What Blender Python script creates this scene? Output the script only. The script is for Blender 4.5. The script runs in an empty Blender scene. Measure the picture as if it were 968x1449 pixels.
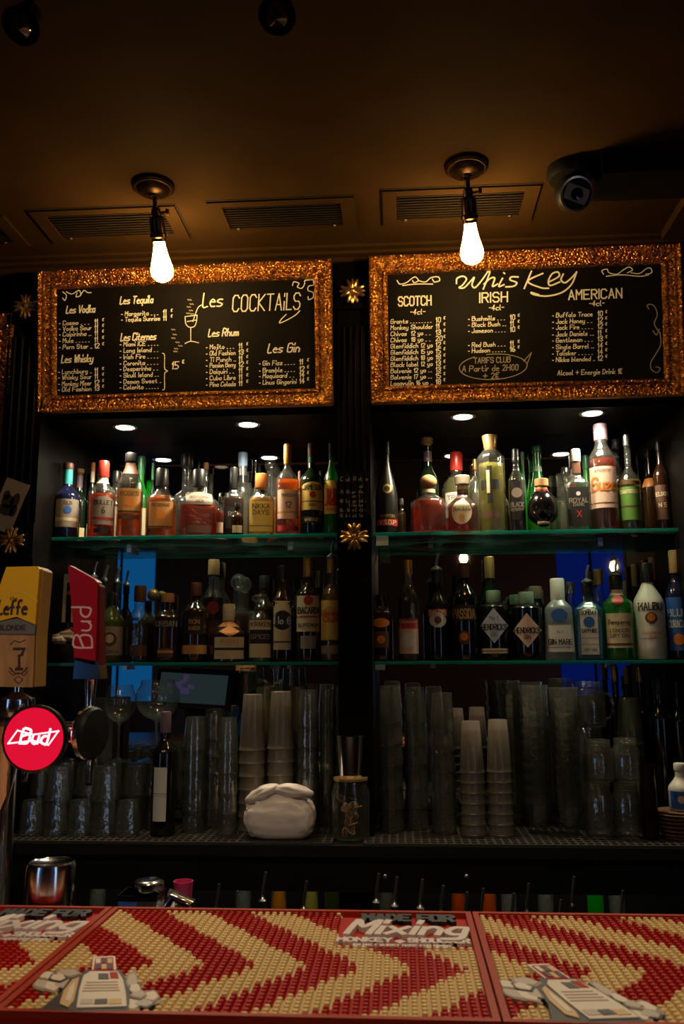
import bpy, math, random
from mathutils import Vector, Matrix
random.seed(7)
scene = bpy.context.scene
COL = scene.collection
# ------------------------------------------------------------------ camera
FPX, W, H = 1220.0, 968.0, 1449.0
CAM = Vector((0, 0, 1.55))
PITCH = math.atan(212.5/FPX); YAW = math.atan(82/FPX*math.cos(PITCH)); ROLL = 0.005
FW = Vector((-math.sin(YAW)*math.cos(PITCH), math.cos(YAW)*math.cos(PITCH), math.sin(PITCH)))
R0 = Vector((math.cos(YAW), math.sin(YAW), 0)); U0 = R0.cross(FW)
RT = R0*math.cos(ROLL) - U0*math.sin(ROLL); UP = U0*math.cos(ROLL) + R0*math.sin(ROLL)
cd = bpy.data.cameras.new('camera'); cam = bpy.data.objects.new('camera', cd); COL.objects.link(cam)
cd.sensor_fit = 'VERTICAL'; cd.sensor_height = 36.0; cd.sensor_width = 24.0; cd.lens = FPX/H*36.0
cd.clip_start = 0.05
cd.dof.use_dof = True; cd.dof.focus_distance = 2.3; cd.dof.aperture_fstop = 7.0
m = Matrix.Identity(4)
for i, v in enumerate((RT, UP, -FW)):
    for j in range(3): m[j][i] = v[j]
m.translation = CAM
cam.matrix_world = m
scene.camera = cam
# ------------------------------------------------------------------ world, exposure
world = bpy.data.worlds.new('world'); scene.world = world; world.use_nodes = True
world.node_tree.nodes['Background'].inputs[0].default_value = (0.010, 0.008, 0.007, 1)
world.node_tree.nodes['Background'].inputs[1].default_value = 0.3
vs = scene.view_settings
vs.view_transform = 'Standard'; vs.look = 'None'; vs.gamma = 1.0; vs.exposure = 0.0; vs.use_curve_mapping = False
scene.cycles.transparent_max_bounces = 40
scene.cycles.max_bounces = 8
scene.cycles.caustics_reflective = False; scene.cycles.caustics_refractive = False
scene.cycles.sample_clamp_indirect = 3.0
# light levels of the lamps the room has
BULB_E = 105.0          # filament bulb glow
DOWN_W = 19.0           # niche downlight (spot watts)
BARSPOT_W = 21.0       # ceiling spots above the customer side of the bar
ROOM_W = 5.0           # pendant bulbs in the room behind
# ------------------------------------------------------------------ measuring helpers
def ray(px, py):
    return FW + RT*((px - W/2)/FPX) + UP*((H/2 - py)/FPX)
def PY(px, py, Y):
    d = ray(px, py); return CAM + d*((Y - CAM.y)/d.y)
def PZ(px, py, Z):
    d = ray(px, py); return CAM + d*((Z - CAM.z)/d.z)
def mpp(p):
    return (p - CAM).dot(FW)/FPX
# ------------------------------------------------------------------ materials
MATS = {}
def principled(name, col, rough=0.5, metal=0.0, spec=0.5, emit=None, es=0.0, coat=0.0, bump=None, trans=0.0, vary=None):
    if name in MATS: return MATS[name]
    mt = bpy.data.materials.new(name); mt.use_nodes = True
    nt = mt.node_tree; b = nt.nodes['Principled BSDF']
    b.inputs['Base Color'].default_value = (*col, 1); b.inputs['Roughness'].default_value = rough
    b.inputs['Metallic'].default_value = metal; b.inputs['Specular IOR Level'].default_value = spec
    b.inputs['Coat Weight'].default_value = coat
    if emit: b.inputs['Emission Color'].default_value = (*emit, 1); b.inputs['Emission Strength'].default_value = es
    if vary:                                    # (scale, amount) mottled colour
        tc = nt.nodes.new('ShaderNodeTexCoord'); n = nt.nodes.new('ShaderNodeTexNoise'); r = nt.nodes.new('ShaderNodeValToRGB')
        n.inputs['Scale'].default_value = vary[0]; n.inputs['Detail'].default_value = 6
        if len(vary) > 2: 
            mp = nt.nodes.new('ShaderNodeMapping'); mp.inputs['Scale'].default_value = vary[2]
            nt.links.new(tc.outputs['Object'], mp.inputs[0]); nt.links.new(mp.outputs[0], n.inputs['Vector'])
        else: nt.links.new(tc.outputs['Object'], n.inputs['Vector'])
        a = vary[1]
        r.color_ramp.elements[0].position = 0.3; r.color_ramp.elements[1].position = 0.7
        r.color_ramp.elements[0].color = (*[c*(1-a) for c in col], 1); r.color_ramp.elements[1].color = (*[min(1, c*(1+a)) for c in col], 1)
        nt.links.new(n.outputs['Fac'], r.inputs[0]); nt.links.new(r.outputs[0], b.inputs['Base Color'])
    if bump:                                    # (kind, scale, strength, distance)
        tc = nt.nodes.new('ShaderNodeTexCoord')
        t = nt.nodes.new('ShaderNodeTexVoronoi' if bump[0] == 'voronoi' else 'ShaderNodeTexNoise')
        t.inputs['Scale'].default_value = bump[1]
        bp = nt.nodes.new('ShaderNodeBump'); bp.inputs['Strength'].default_value = bump[2]; bp.inputs['Distance'].default_value = bump[3]
        nt.links.new(tc.outputs['Object'], t.inputs['Vector'])
        nt.links.new(t.outputs['Distance' if bump[0] == 'voronoi' else 'Fac'], bp.inputs['Height'])
        nt.links.new(bp.outputs[0], b.inputs['Normal'])
    MATS[name] = mt; return mt
def emission(name, col, s):
    if name in MATS: return MATS[name]
    mt = bpy.data.materials.new(name); mt.use_nodes = True; nt = mt.node_tree; nt.nodes.clear()
    e = nt.nodes.new('ShaderNodeEmission'); e.inputs[0].default_value = (*col, 1); e.inputs[1].default_value = s
    o = nt.nodes.new('ShaderNodeOutputMaterial'); nt.links.new(e.outputs[0], o.inputs[0])
    MATS[name] = mt; return mt
def glass(name, tint, haze=0.05, ior=1.45, rough=0.03, hazecol=None, edge=0.5, dif=.3, wob=0.0, refl=1.6):
    """thin clear or coloured glass: tinted see-through, Fresnel gloss, a little translucent haze"""
    if name in MATS: return MATS[name]
    mt = bpy.data.materials.new(name); mt.use_nodes = True; nt = mt.node_tree; nt.nodes.clear(); N = nt.nodes.new; L = nt.links.new
    tr = N('ShaderNodeBsdfTransparent')
    lw = N('ShaderNodeLayerWeight'); lw.inputs[0].default_value = 0.35
    mixc = N('ShaderNodeMix'); mixc.data_type = 'RGBA'
    mixc.inputs[6].default_value = (*tint, 1); mixc.inputs[7].default_value = (*[c**2.2*(1-edge)+c*0.05 for c in tint], 1)
    L(lw.outputs['Facing'], mixc.inputs[0]); L(mixc.outputs[2], tr.inputs[0])
    tl = N('ShaderNodeBsdfTranslucent'); df = N('ShaderNodeBsdfDiffuse'); hc = hazecol or tint
    tl.inputs[0].default_value = (*hc, 1); df.inputs[0].default_value = (*hc, 1)
    hz = N('ShaderNodeMixShader'); hz.inputs[0].default_value = dif; L(tl.outputs[0], hz.inputs[1]); L(df.outputs[0], hz.inputs[2])
    m1 = N('ShaderNodeMixShader'); m1.inputs[0].default_value = haze; L(tr.outputs[0], m1.inputs[1]); L(hz.outputs[0], m1.inputs[2])
    gl = N('ShaderNodeBsdfGlossy'); gl.inputs['Roughness'].default_value = rough
    lf = N('ShaderNodeLayerWeight'); lf.inputs[0].default_value = .5                # Schlick reflectance
    pw = N('ShaderNodeMath'); pw.operation = 'POWER'; pw.inputs[1].default_value = 4.0; L(lf.outputs['Facing'], pw.inputs[0])
    fr = N('ShaderNodeMath'); fr.operation = 'MULTIPLY_ADD'; fr.inputs[1].default_value = .85; fr.inputs[2].default_value = ((ior-1)/(ior+1))**2*refl; L(pw.outputs[0], fr.inputs[0])
    if wob:                                     # uneven blown surface breaks the glints
        tc = N('ShaderNodeTexCoord'); nz = N('ShaderNodeTexNoise'); nz.inputs['Scale'].default_value = 55; L(tc.outputs['Object'], nz.inputs['Vector'])
        bp = N('ShaderNodeBump'); bp.inputs['Strength'].default_value = wob; bp.inputs['Distance'].default_value = .006; L(nz.outputs['Fac'], bp.inputs['Height']); L(bp.outputs[0], gl.inputs['Normal'])
    m2 = N('ShaderNodeMixShader'); L(fr.outputs[0], m2.inputs[0]); L(m1.outputs[0], m2.inputs[1]); L(gl.outputs[0], m2.inputs[2])
    o = N('ShaderNodeOutputMaterial'); L(m2.outputs[0], o.inputs[0])
    MATS[name] = mt; return mt
def wood(name, c1, c2, scale=(3, 30, 30), rough=0.45):
    if name in MATS: return MATS[name]
    mt = bpy.data.materials.new(name); mt.use_nodes = True; nt = mt.node_tree; b = nt.nodes['Principled BSDF']
    tc = nt.nodes.new('ShaderNodeTexCoord'); mp = nt.nodes.new('ShaderNodeMapping'); mp.inputs['Scale'].default_value = scale
    n = nt.nodes.new('ShaderNodeTexNoise'); n.inputs['Scale'].default_value = 2; n.inputs['Detail'].default_value = 8
    r = nt.nodes.new('ShaderNodeValToRGB'); r.color_ramp.elements[0].color = (*c1, 1); r.color_ramp.elements[1].color = (*c2, 1)
    r.color_ramp.elements[0].position = .35; r.color_ramp.elements[1].position = .65
    nt.links.new(tc.outputs['Object'], mp.inputs[0]); nt.links.new(mp.outputs[0], n.inputs['Vector'])
    nt.links.new(n.outputs['Fac'], r.inputs[0]); nt.links.new(r.outputs[0], b.inputs['Base Color'])
    b.inputs['Roughness'].default_value = rough
    MATS[name] = mt; return mt
BLACKWOOD = wood('black_lacquered_wood', (.0018, .0014, .0012), (.004, .003, .0025), rough=.45)
BLACKWOOD.node_tree.nodes['Principled BSDF'].inputs['Specular IOR Level'].default_value = .07
CEILP = principled('brown_ceiling_paint', (.050, .026, .0088), .8, spec=.04, vary=(6, .14), bump=('noise', 60, .05, .002))
GROOVE = principled('groove_shadow_paint', (.01, .006, .003), .8)
BLACKPL = principled('black_plastic', (.005, .005, .005), .45, spec=.25)
BLACKM = principled('black_metal', (.012, .011, .010), .3, .6)
BRONZE = principled('dark_bronze', (.06, .032, .016), .3, .9)
CHROME = principled('chrome', (.88, .88, .90), .13, 1.0)
STEEL = principled('brushed_steel', (.72, .71, .70), .28, 1.0)
GOLD = principled('antique_gold_leaf', (.62, .27, .055), .30, .95, bump=('voronoi', 150, .9, .006), vary=(45, .5))
GOLDS = principled('gilded_ornament', (.55, .33, .12), .3, .9, vary=(60, .3))
CHALKB = principled('chalkboard_black', (.006, .0048, .0035), .6, spec=.10, vary=(5, .45))
CHALK = principled('white_chalk', (.90, .90, .80), .9)
CHALKD = principled('faint_chalk', (.40, .36, .26), .9)
MIRROR = principled('mirror_silver', (.60, .58, .56), .015, 1.0)
SHELFG = glass('shelf_glass', (.80, .93, .90), .03, hazecol=(.3, .8, .7))
SHELFE = glass('shelf_glass_edge', (.10, .60, .52), .8, hazecol=(.05, .60, .50), rough=.1)
CLEAR = glass('clear_glass', (.97, .98, .96), .05, hazecol=(.85, .9, .8), rough=.12, refl=3.0, wob=.15)
CLEARB = glass('clear_bottle_glass', (.95, .96, .93), .05, hazecol=(.85, .88, .8), rough=.13, refl=2.8, wob=.45)
SMOKY = glass('drinking_glass', (.95, .96, .94), .07, hazecol=(.85, .86, .70), rough=.11, refl=3.2, wob=.3)
PLASTIC = glass('milky_plastic', (.85, .82, .75), .62, hazecol=(.62, .55, .45), rough=.25)
PAPER = principled('white_paper', (.72, .68, .60), .8)
# ------------------------------------------------------------------ mesh builder
class MB:
    def __init__(s): s.v = []; s.f = []
    def add(s, vs_, fs):
        o = len(s.v); s.v += [tuple(v) for v in vs_]; s.f += [tuple(i+o for i in f) for f in fs]; return s
    def box(s, x0, y0, z0, x1, y1, z1):
        return s.add([(x0,y0,z0),(x1,y0,z0),(x1,y1,z0),(x0,y1,z0),(x0,y0,z1),(x1,y0,z1),(x1,y1,z1),(x0,y1,z1)],
                     [(0,3,2,1),(4,5,6,7),(0,1,5,4),(1,2,6,5),(2,3,7,6),(3,0,4,7)])
    def lathe(s, prof, seg=24, c=(0,0,0), sq=2.0, dr=1.0, axis='z', cap0=True, cap1=True):
        o = len(s.v); n = len(prof)
        for r, z in prof:
            for k in range(seg):
                a = 2*math.pi*k/seg; ca, sa = math.cos(a), math.sin(a)
                q = 1.0 if sq == 2.0 else 1.0/((abs(ca)**sq + abs(sa)**sq)**(1/sq))
                x, y = r*q*ca, r*q*sa*dr
                p = (x, y, z) if axis == 'z' else ((x, -z, y) if axis == 'y' else (z, x, y))
                s.v.append((c[0]+p[0], c[1]+p[1], c[2]+p[2]))
        for i in range(n-1):
            for k in range(seg):
                k2 = (k+1) % seg
                s.f.append((o+i*seg+k, o+i*seg+k2, o+(i+1)*seg+k2, o+(i+1)*seg+k))
        if cap0 and prof[0][0] > 1e-6: s.f.append(tuple(o+k for k in reversed(range(seg))))
        if cap1 and prof[-1][0] > 1e-6: s.f.append(tuple(o+(n-1)*seg+k for k in range(seg)))
        return s
    def tube(s, pts, r, seg=8, caps=True):
        pts = [Vector(p) for p in pts]; o = len(s.v); rs = r if isinstance(r, (list, tuple)) else [r]*len(pts)
        for i, p in enumerate(pts):
            t = (pts[min(i+1, len(pts)-1)] - pts[max(i-1, 0)]).normalized()
            a = Vector((0,0,1)) if abs(t.z) < .9 else Vector((1,0,0))
            u = t.cross(a).normalized(); w = t.cross(u)
            for k in range(seg):
                q = 2*math.pi*k/seg; s.v.append(tuple(p + (u*math.cos(q) + w*math.sin(q))*rs[i]))
        for i in range(len(pts)-1):
            for k in range(seg):
                k2 = (k+1) % seg; s.f.append((o+i*seg+k, o+(i+1)*seg+k, o+(i+1)*seg+k2, o+i*seg+k2))
        if caps:
            s.f.append(tuple(o+k for k in range(seg))); s.f.append(tuple(o+(len(pts)-1)*seg+k for k in reversed(range(seg))))
        return s
    def ellipsoid(s, c, r, seg=12, rings=8, rot=None):
        o = len(s.v)
        for i in range(rings+1):
            ph = math.pi*i/rings - math.pi/2
            for k in range(seg):
                a = 2*math.pi*k/seg
                p = Vector((r[0]*math.cos(ph)*math.cos(a), r[1]*math.cos(ph)*math.sin(a), r[2]*math.sin(ph)))
                if rot: p = rot @ p
                s.v.append((c[0]+p.x, c[1]+p.y, c[2]+p.z))
        for i in range(rings):
            for k in range(seg):
                k2 = (k+1) % seg; s.f.append((o+i*seg+k, o+i*seg+k2, o+(i+1)*seg+k2, o+(i+1)*seg+k))
        return s
    def prism(s, poly, z0, z1):
        n = len(poly)
        return s.add([(x, y, z0) for x, y in poly] + [(x, y, z1) for x, y in poly],
                     [tuple(reversed(range(n))), tuple(range(n, 2*n))] + [(i, (i+1) % n, n+(i+1) % n, n+i) for i in range(n)])
    def xf(s, fn): s.v = [tuple(fn(Vector(v))) for v in s.v]; return s
    def build(s, name, mat, parent=None, smooth=True, ang=0.6):
        me = bpy.data.meshes.new(name); me.from_pydata(s.v, [], s.f); me.validate()
        me.materials.append(mat)
        if smooth and len(me.polygons):
            me.polygons.foreach_set('use_smooth', [True]*len(me.polygons)); me.set_sharp_from_angle(angle=ang)
        me.update()
        o = bpy.data.objects.new(name, me); COL.objects.link(o)
        if parent: o.parent = parent
        return o
def tag(o, label=None, cat=None, group=None, kind=None):
    if label: o['label'] = label
    if cat: o['category'] = cat
    if group: o['group'] = group
    if kind: o['kind'] = kind
    return o
def thing(name, label, cat, loc=(0,0,0), rz=0, group=None):
    o = bpy.data.objects.new(name, None); COL.objects.link(o); o.empty_display_size = .02
    o.location = loc; o.rotation_euler = (0, 0, rz); return tag(o, label, cat, group)
def struct(name, mb, mat, parent=None, smooth=False, label=None, cat=None):
    o = mb.build(name, mat, parent, smooth)
    if not parent: tag(o, label, cat, kind='structure')
    return o
def copy_thing(src, loc, label, rz=None):
    c = src.copy(); COL.objects.link(c); c.location = loc
    if rz is not None: c.rotation_euler = (src.rotation_euler[0], src.rotation_euler[1], rz)
    if label: c['label'] = label
    for ch in src.children:
        d = ch.copy(); COL.objects.link(d); d.parent = c
        for g in ch.children:
            e = g.copy(); COL.objects.link(e); e.parent = d
    return c
# ------------------------------------------------------------------ single-stroke handwriting
G = {'A':'02 28 42;14 34','B':'02 08 38 47 36 05 36 45 43 32 02','C':'47 38 18 07 03 12 32 43','D':'02 08 28 46 44 22 02','E':'48 08 02 42;05 35',
'F':'48 08 02;05 35','G':'47 38 18 07 03 12 32 43 45 25','H':'02 08;42 48;05 45','I':'02 08','J':'38 33 22 12 03','K':'02 08;48 05 42','L':'08 02 32',
'M':'02 08 25 48 42','N':'02 08 42 48','O':'18 07 03 12 32 43 47 38 18','P':'02 08 38 47 46 35 05','Q':'18 07 03 12 32 43 47 38 18;24 42',
'R':'02 08 38 47 46 35 05;25 42','S':'47 38 18 07 06 15 35 44 43 32 12 03','T':'08 48;28 22','U':'08 03 12 32 43 48','V':'08 22 48','W':'08 12 26 32 48',
'X':'02 48;08 42','Y':'08 25 48;25 22','Z':'08 48 02 42','a':'35 15 04 03 12 22 33;35 32','b':'08 02 22 33 34 25 05','c':'35 15 04 03 12 32',
'd':'38 32 12 03 04 15 35','e':'04 34 25 15 04 03 12 32','f':'38 28 17 12;05 25','g':'35 15 04 03 12 32;35 31 20 00','h':'08 02;04 15 25 34 32',
'i':'02 05;07 08','j':'15 11 00;17 18','k':'08 02;35 03 32','l':'08 03 12','m':'02 05;04 15 24 22;24 35 44 42','n':'02 05;04 15 25 34 32',
'o':'15 04 03 12 22 33 34 25 15','p':'05 00;05 25 34 33 22 02','q':'35 15 04 03 12 32;35 30','r':'02 05;03 15 25','s':'35 15 04 33 22 02',
't':'17 13 22 32;05 25','u':'05 03 12 22 33;35 32','v':'05 12 35','w':'05 12 24 32 45','x':'02 35;05 32','y':'05 03 12 32;35 31 20 00','z':'05 35 02 32',
'0':'18 07 03 12 22 33 37 28 18','1':'06 18 12','2':'07 18 28 37 36 02 32','3':'07 18 28 37 36 15 34 33 22 12 03','4':'22 28 04 34','5':'38 08 05 25 34 33 22 02',
'6':'28 06 03 12 22 33 34 25 04','7':'08 38 12','8':'15 06 07 18 28 37 36 25 15 04 03 12 22 33 34 25','9':'35 15 06 07 18 28 37 34 12','€':'38 18 07 03 12 32;06 26;04 24',
'-':'05 25','+':'05 45;27 23','.':'02 03',"'":'08 07','&':'42 07 18 27 04 03 12 33 34','(':'18 06 04 12',')':'08 16 14 02'}
def glyph_w(ch):
    if ch == ' ': return 3
    return max(int(p[0]) for st in G[ch].split(';') for p in st.split()) + 1.6
def strokes(text, h, shear=0.0, smooth=False, squeeze=1.0, gap=0.0):
    """polylines of a text whose capitals are h high, baseline at v=0, start at u=0; returns (lines, width)"""
    k = h/6.0; x = 0.0; out = []
    for ch in text:
        if ch != ' ':
            for st in G[ch].split(';'):
                pts = [(x + int(p[0]), int(p[1]) - 2) for p in st.split()]
                if smooth and len(pts) > 2:
                    q = [pts[0]]
                    for i in range(len(pts)-1):
                        p0 = pts[max(i-1, 0)]; p1 = pts[i]; p2 = pts[i+1]; p3 = pts[min(i+2, len(pts)-1)]
                        for t in (.33, .67, 1.0):
                            q.append(tuple(.5*(2*p1[d] + (p2[d]-p0[d])*t + (2*p0[d]-5*p1[d]+4*p2[d]-p3[d])*t*t + (3*p1[d]-p0[d]-3*p2[d]+p3[d])*t**3) for d in (0, 1)))
                    pts = q
                out.append([((a + b*shear)*k*squeeze, b*k) for a, b in pts])
        x += glyph_w(ch) + gap
    return out, max((x - 1.6)*k*squeeze, h*.15)
def ribbons(mb, lines, w, fn, depth=0.0, eps=0.0):
    """lay polylines as ribbons; fn(u, v, lift) gives the point; depth > 0 makes raised strokes"""
    i_ = 0
    for ln in lines:
        for (a, b), (c, d) in zip(ln[:-1], ln[1:]):
            i_ += 1; j_ = (i_ % 9)*3e-5         # overlapping strokes never lie in one plane
            dx, dy = c-a, d-b; l = math.hypot(dx, dy)
            if l < 1e-9: continue
            dx, dy = dx/l*w/2, dy/l*w/2
            q = [(a-dx+dy, b-dy-dx), (c+dx+dy, d+dy-dx), (c+dx-dy, d+dy+dx), (a-dx-dy, b-dy+dx)]
            if depth <= 0: mb.add([fn(x, y, eps+j_) for x, y in q], [(0, 1, 2, 3)])
            else:
                mb.add([fn(x, y, eps) for x, y in q] + [fn(x, y, depth+j_) for x, y in q],
                       [(4,5,6,7),(0,1,5,4),(1,2,6,5),(2,3,7,6),(3,0,4,7)])
    return mb
def ordinal(n): return ['lowest','second','third','fourth','fifth','sixth','seventh','eighth','ninth','tenth','eleventh','twelfth'][n]
# ================================================================== SETTING
YM, YS, YF, YC = 3.00, 2.73, 2.66, 2.50        # mirror, shelf front, fascia, counter front
ZCEIL, ZSOF, ZS1, ZS2, ZCT, ZBAR = 2.86, 2.335, PY(500, 754, YS).z, PY(500, 936, YS).z, PY(480, 1197, YC).z, 1.13
XL, XR = -3.1, 2.7
DARKWALL = principled('oxblood_wall_paint', (.05, .009, .006), .6, vary=(3, .3))
FLOORM = wood('dark_floor_boards', (.012, .008, .006), (.03, .02, .014), (2, 20, 20), .5)
struct('floor', MB().box(XL, -3.2, -.1, XR, 3.2, 0), FLOORM, label='dark wooden floor of the bar')
struct('ceiling', MB().box(XL, -3.2, ZCEIL, XR, 3.2, ZCEIL+.1), CEILP, label='brown painted bar ceiling')
struct('wall_back', MB().box(XL, YM+.012, 0, XR, YM+.15, ZCEIL), BLACKWOOD, label='black wooden wall behind the shelves')
struct('wall_left', MB().box(XL-.1, -3.2, 0, XL, 3.2, ZCEIL), DARKWALL, label='dark red side wall')
struct('wall_right', MB().box(XR, -3.2, 0, XR+.1, 3.2, ZCEIL), DARKWALL, label='dark red side wall')
struct('wall_front', MB().box(XL, -3.3, 0, XR, -3.2, ZCEIL), DARKWALL, label='dark red wall opposite the bar')
# fascia above the niches and soffits
struct('trim_1', MB().box(XL, YF, ZSOF, XR, YM+.012, ZCEIL), BLACKWOOD, label='black wooden fascia above the bottle niches')
cor = MB()
for i, (y0, z0) in enumerate(((2.60, ZCEIL-.035), (2.575, ZCEIL-.02), (2.55, ZCEIL-.010))): cor.box(XL, y0, z0, XR, YF, ZCEIL-.0005)
struct('trim_2', cor, CEILP, label='stepped brown cornice along the ceiling')
# pillars with rosettes
def rosette(parent, c, r):
    hub = MB().lathe([(0, .016*1.2), (.2*r, .015), (.26*r, .008), (.26*r, 0)], 12, c, axis='y').build('rosette_hub', GOLDS, parent)
    for k in range(8):
        a = math.pi*k/4; long = k % 2 == 0
        L = r*(1.0 if long else .62); wd = r*(.27 if long else .10)
        rot = Matrix.Rotation(-a, 3, 'Y')
        mb = MB()
        for sgn in ((-1, 0, 1) if long else (0,)):
            rr = rot @ Matrix.Rotation(.40*sgn, 3, 'Y')
            p = rr @ Vector((0, 0, L*.56)); mb.ellipsoid((c[0]+p.x, c[1]-.008, c[2]+p.z), (wd*.62, .009, L*.44), 8, 6, rr)
        mb.build('petal', GOLDS, parent)
def pillar(name, x0, x1, label, tops):
    p = struct(name, MB().box(x0, 2.60, 0, x1, YM+.01, ZCEIL-.04), BLACKWOOD, label=label)
    w = x1-x0
    for k in range(4):
        xc = x0 + w*(.2 + .2*k)
        MB().lathe([(w*.06, 1.985+.0), (w*.06, 2.60)], 10, (xc, 2.598, 0)).build('flute', BLACKWOOD, p)
    for zc in tops:
        MB().box(x0-.002, 2.588, zc-.055, x1+.002, 2.60, zc+.055).build('plinth_block', BLACKWOOD, p, False)
        rosette(p, ((x0+x1)/2, 2.587, zc), .044)
    return p
xa, xb = PY(479, 900, 2.6).x, PY(527, 900, 2.6).x
zr1, zr2 = PY(497, 416, 2.6).z, PY(501, 761, 2.6).z
pillar('trim_3', xa, xb, 'black fluted pillar with gilded rosettes between the two chalkboards', (zr1, zr2))
xl1 = PY(47, 780, 2.6).x; xl0 = PY(-8, 780, 2.6).x
pl = pillar('trim_4', xl0, xl1, 'black fluted pillar with gilded rosettes at the left edge', (PY(36, 437, 2.6).z, PY(20, 766, 2.6).z))
xr0 = PY(985, 800, 2.6).x
pillar('trim_5', xr0, xr0+.11, 'black fluted pillar at the right end of the shelves', (zr1, zr2))
# mirrors
def mirror(x0, x1, label):
    t = thing('mirror', label, 'mirror', ((x0+x1)/2, YM, ZCT))
    w = (x1-x0)/2
    MB().box(-w, -.004, 0, w, .008, ZSOF-ZCT-.001).build('mirror_pane', MIRROR, t, False)
mirror(xl1, xa, 'tall mirror behind the bottle shelves of the left niche')
mirror(xb, xr0, 'tall mirror behind the bottle shelves of the right niche')
# shelves
def shelf(x0, x1, z, label):
    t = thing('glass_shelf', label, 'shelf', ((x0+x1)/2, YS, z-.010))
    w = (x1-x0)/2 - .002
    MB().box(-w, .003, .0, w, YM-YS-.006, .010).build('glass_pane', SHELFG, t, False)
    MB().box(-w, 0, 0, w, .003, .010).build('polished_edge', SHELFE, t, False)
    for x in (-w*.6, w*.6):
        MB().box(x-.008, YM-YS-.05, -.014, x+.008, YM-YS-.006, 0).build('bracket', STEEL, t, False)
shelf(xl1, xa, ZS1, 'upper glass shelf of the left niche with green edge')
shelf(xb, xr0, ZS1, 'upper glass shelf of the right niche with green edge')
shelf(xl1, xa, ZS2, 'lower glass shelf of the left niche')
shelf(xb, xr0, ZS2, 'lower glass shelf of the right niche')
# small white notes stuck under the shelves by the pillar
for i, (px, py, wpx, hpx, lab) in enumerate(((541, 766, 17, 12, 'small white note under the upper right shelf beside the pillar'), (538, 944, 14, 8, 'small white note under the lower right shelf beside the pillar'))):
    a = PY(px, py, 2.74); s = mpp(a)
    tag(MB().box(a.x-wpx*s/2, 2.7395, a.z-hpx*s/2, a.x+wpx*s/2, 2.7405, (ZS1 if i == 0 else ZS2)-.0102).build('paper_note', PAPER, None, False), lab, 'note')
# counter
CT = principled('black_counter_stone', (.010, .009, .009), .35, vary=(20, .3))
t = thing('back_counter', 'long black back counter below the shelves', 'counter', (0, YC, 0))
MB().box(XL+.01, 0, ZCT-.03, XR-.01, YM-YC, ZCT).build('worktop', CT, t, False)
MB().box(XL+.01, .02, ZCT-.125, XR-.01, .05, ZCT-.03).build('front_panel', BLACKPL, t, False)
MB().box(XL+.01, .018, ZCT-.046, XR-.01, .022, ZCT-.042).build('metal_strip', BLACKM, t, False)
MB().box(XL+.01, .42, .0, XR-.01, .48, ZCT-.03).build('rear_panel', BLACKPL, t, False)
MB().box(XL+.01, .03, .55, XR-.01, .42, .57).build('lower_shelf', BLACKPL, t, False)
for px in (545, 660):
    a = PY(px, 1240, YC+.02); MB().lathe([(.006, 0), (.006, .004), (.003, .006)], 10, (a.x, .02, a.z), axis='y').build('screw', STEEL, t)
# perforated rubber mats on the counter
RUB = principled('black_rubber', (.045, .038, .030), .5)
for x0, x1, lab in ((PY(-60, 1190, YC).x, PY(468, 1190, YC).x, 'perforated black rubber mat on the counter left of the pillar'), (PY(516, 1190, YC).x, PY(1000, 1190, YC).x, 'perforated black rubber mat on the counter right of the pillar')):
    t = thing('counter_mat', lab, 'mat', ((x0+x1)/2, YC+.01, ZCT)); w = (x1-x0)/2; mb = MB()
    n = int(2*w/.022)
    for k in range(n+1): mb.box(-w+2*w*k/n-.0035, 0, 0.001, -w+2*w*k/n+.0035, .40, .006)
    for k in range(15): mb.box(-w, .4*k/14-.004, 0.001, w, .4*k/14+.004, .0065)
    tag(mb.build('rubber_mesh', RUB, t, False), kind='stuff')
# front bar
t = thing('bar_counter', 'dark wooden customer bar counter in the foreground', 'counter', (0, 0, 0))
BARW = wood('dark_bar_wood', (.03, .012, .006), (.06, .025, .012), (2, 25, 25), .3)
MB().box(XL+.02, .62, ZBAR-.05, XR-.4, 1.475, ZBAR).build('bar_top', BARW, t, False)
MB().box(XL+.02, .80, 0, XR-.4, .86, ZBAR-.05).build('bar_front', BARW, t, False)
MB().box(XL+.02, 1.475, .95, XR-.4, 1.84, .97).build('inner_ledge', STEEL, t, False)
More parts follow.
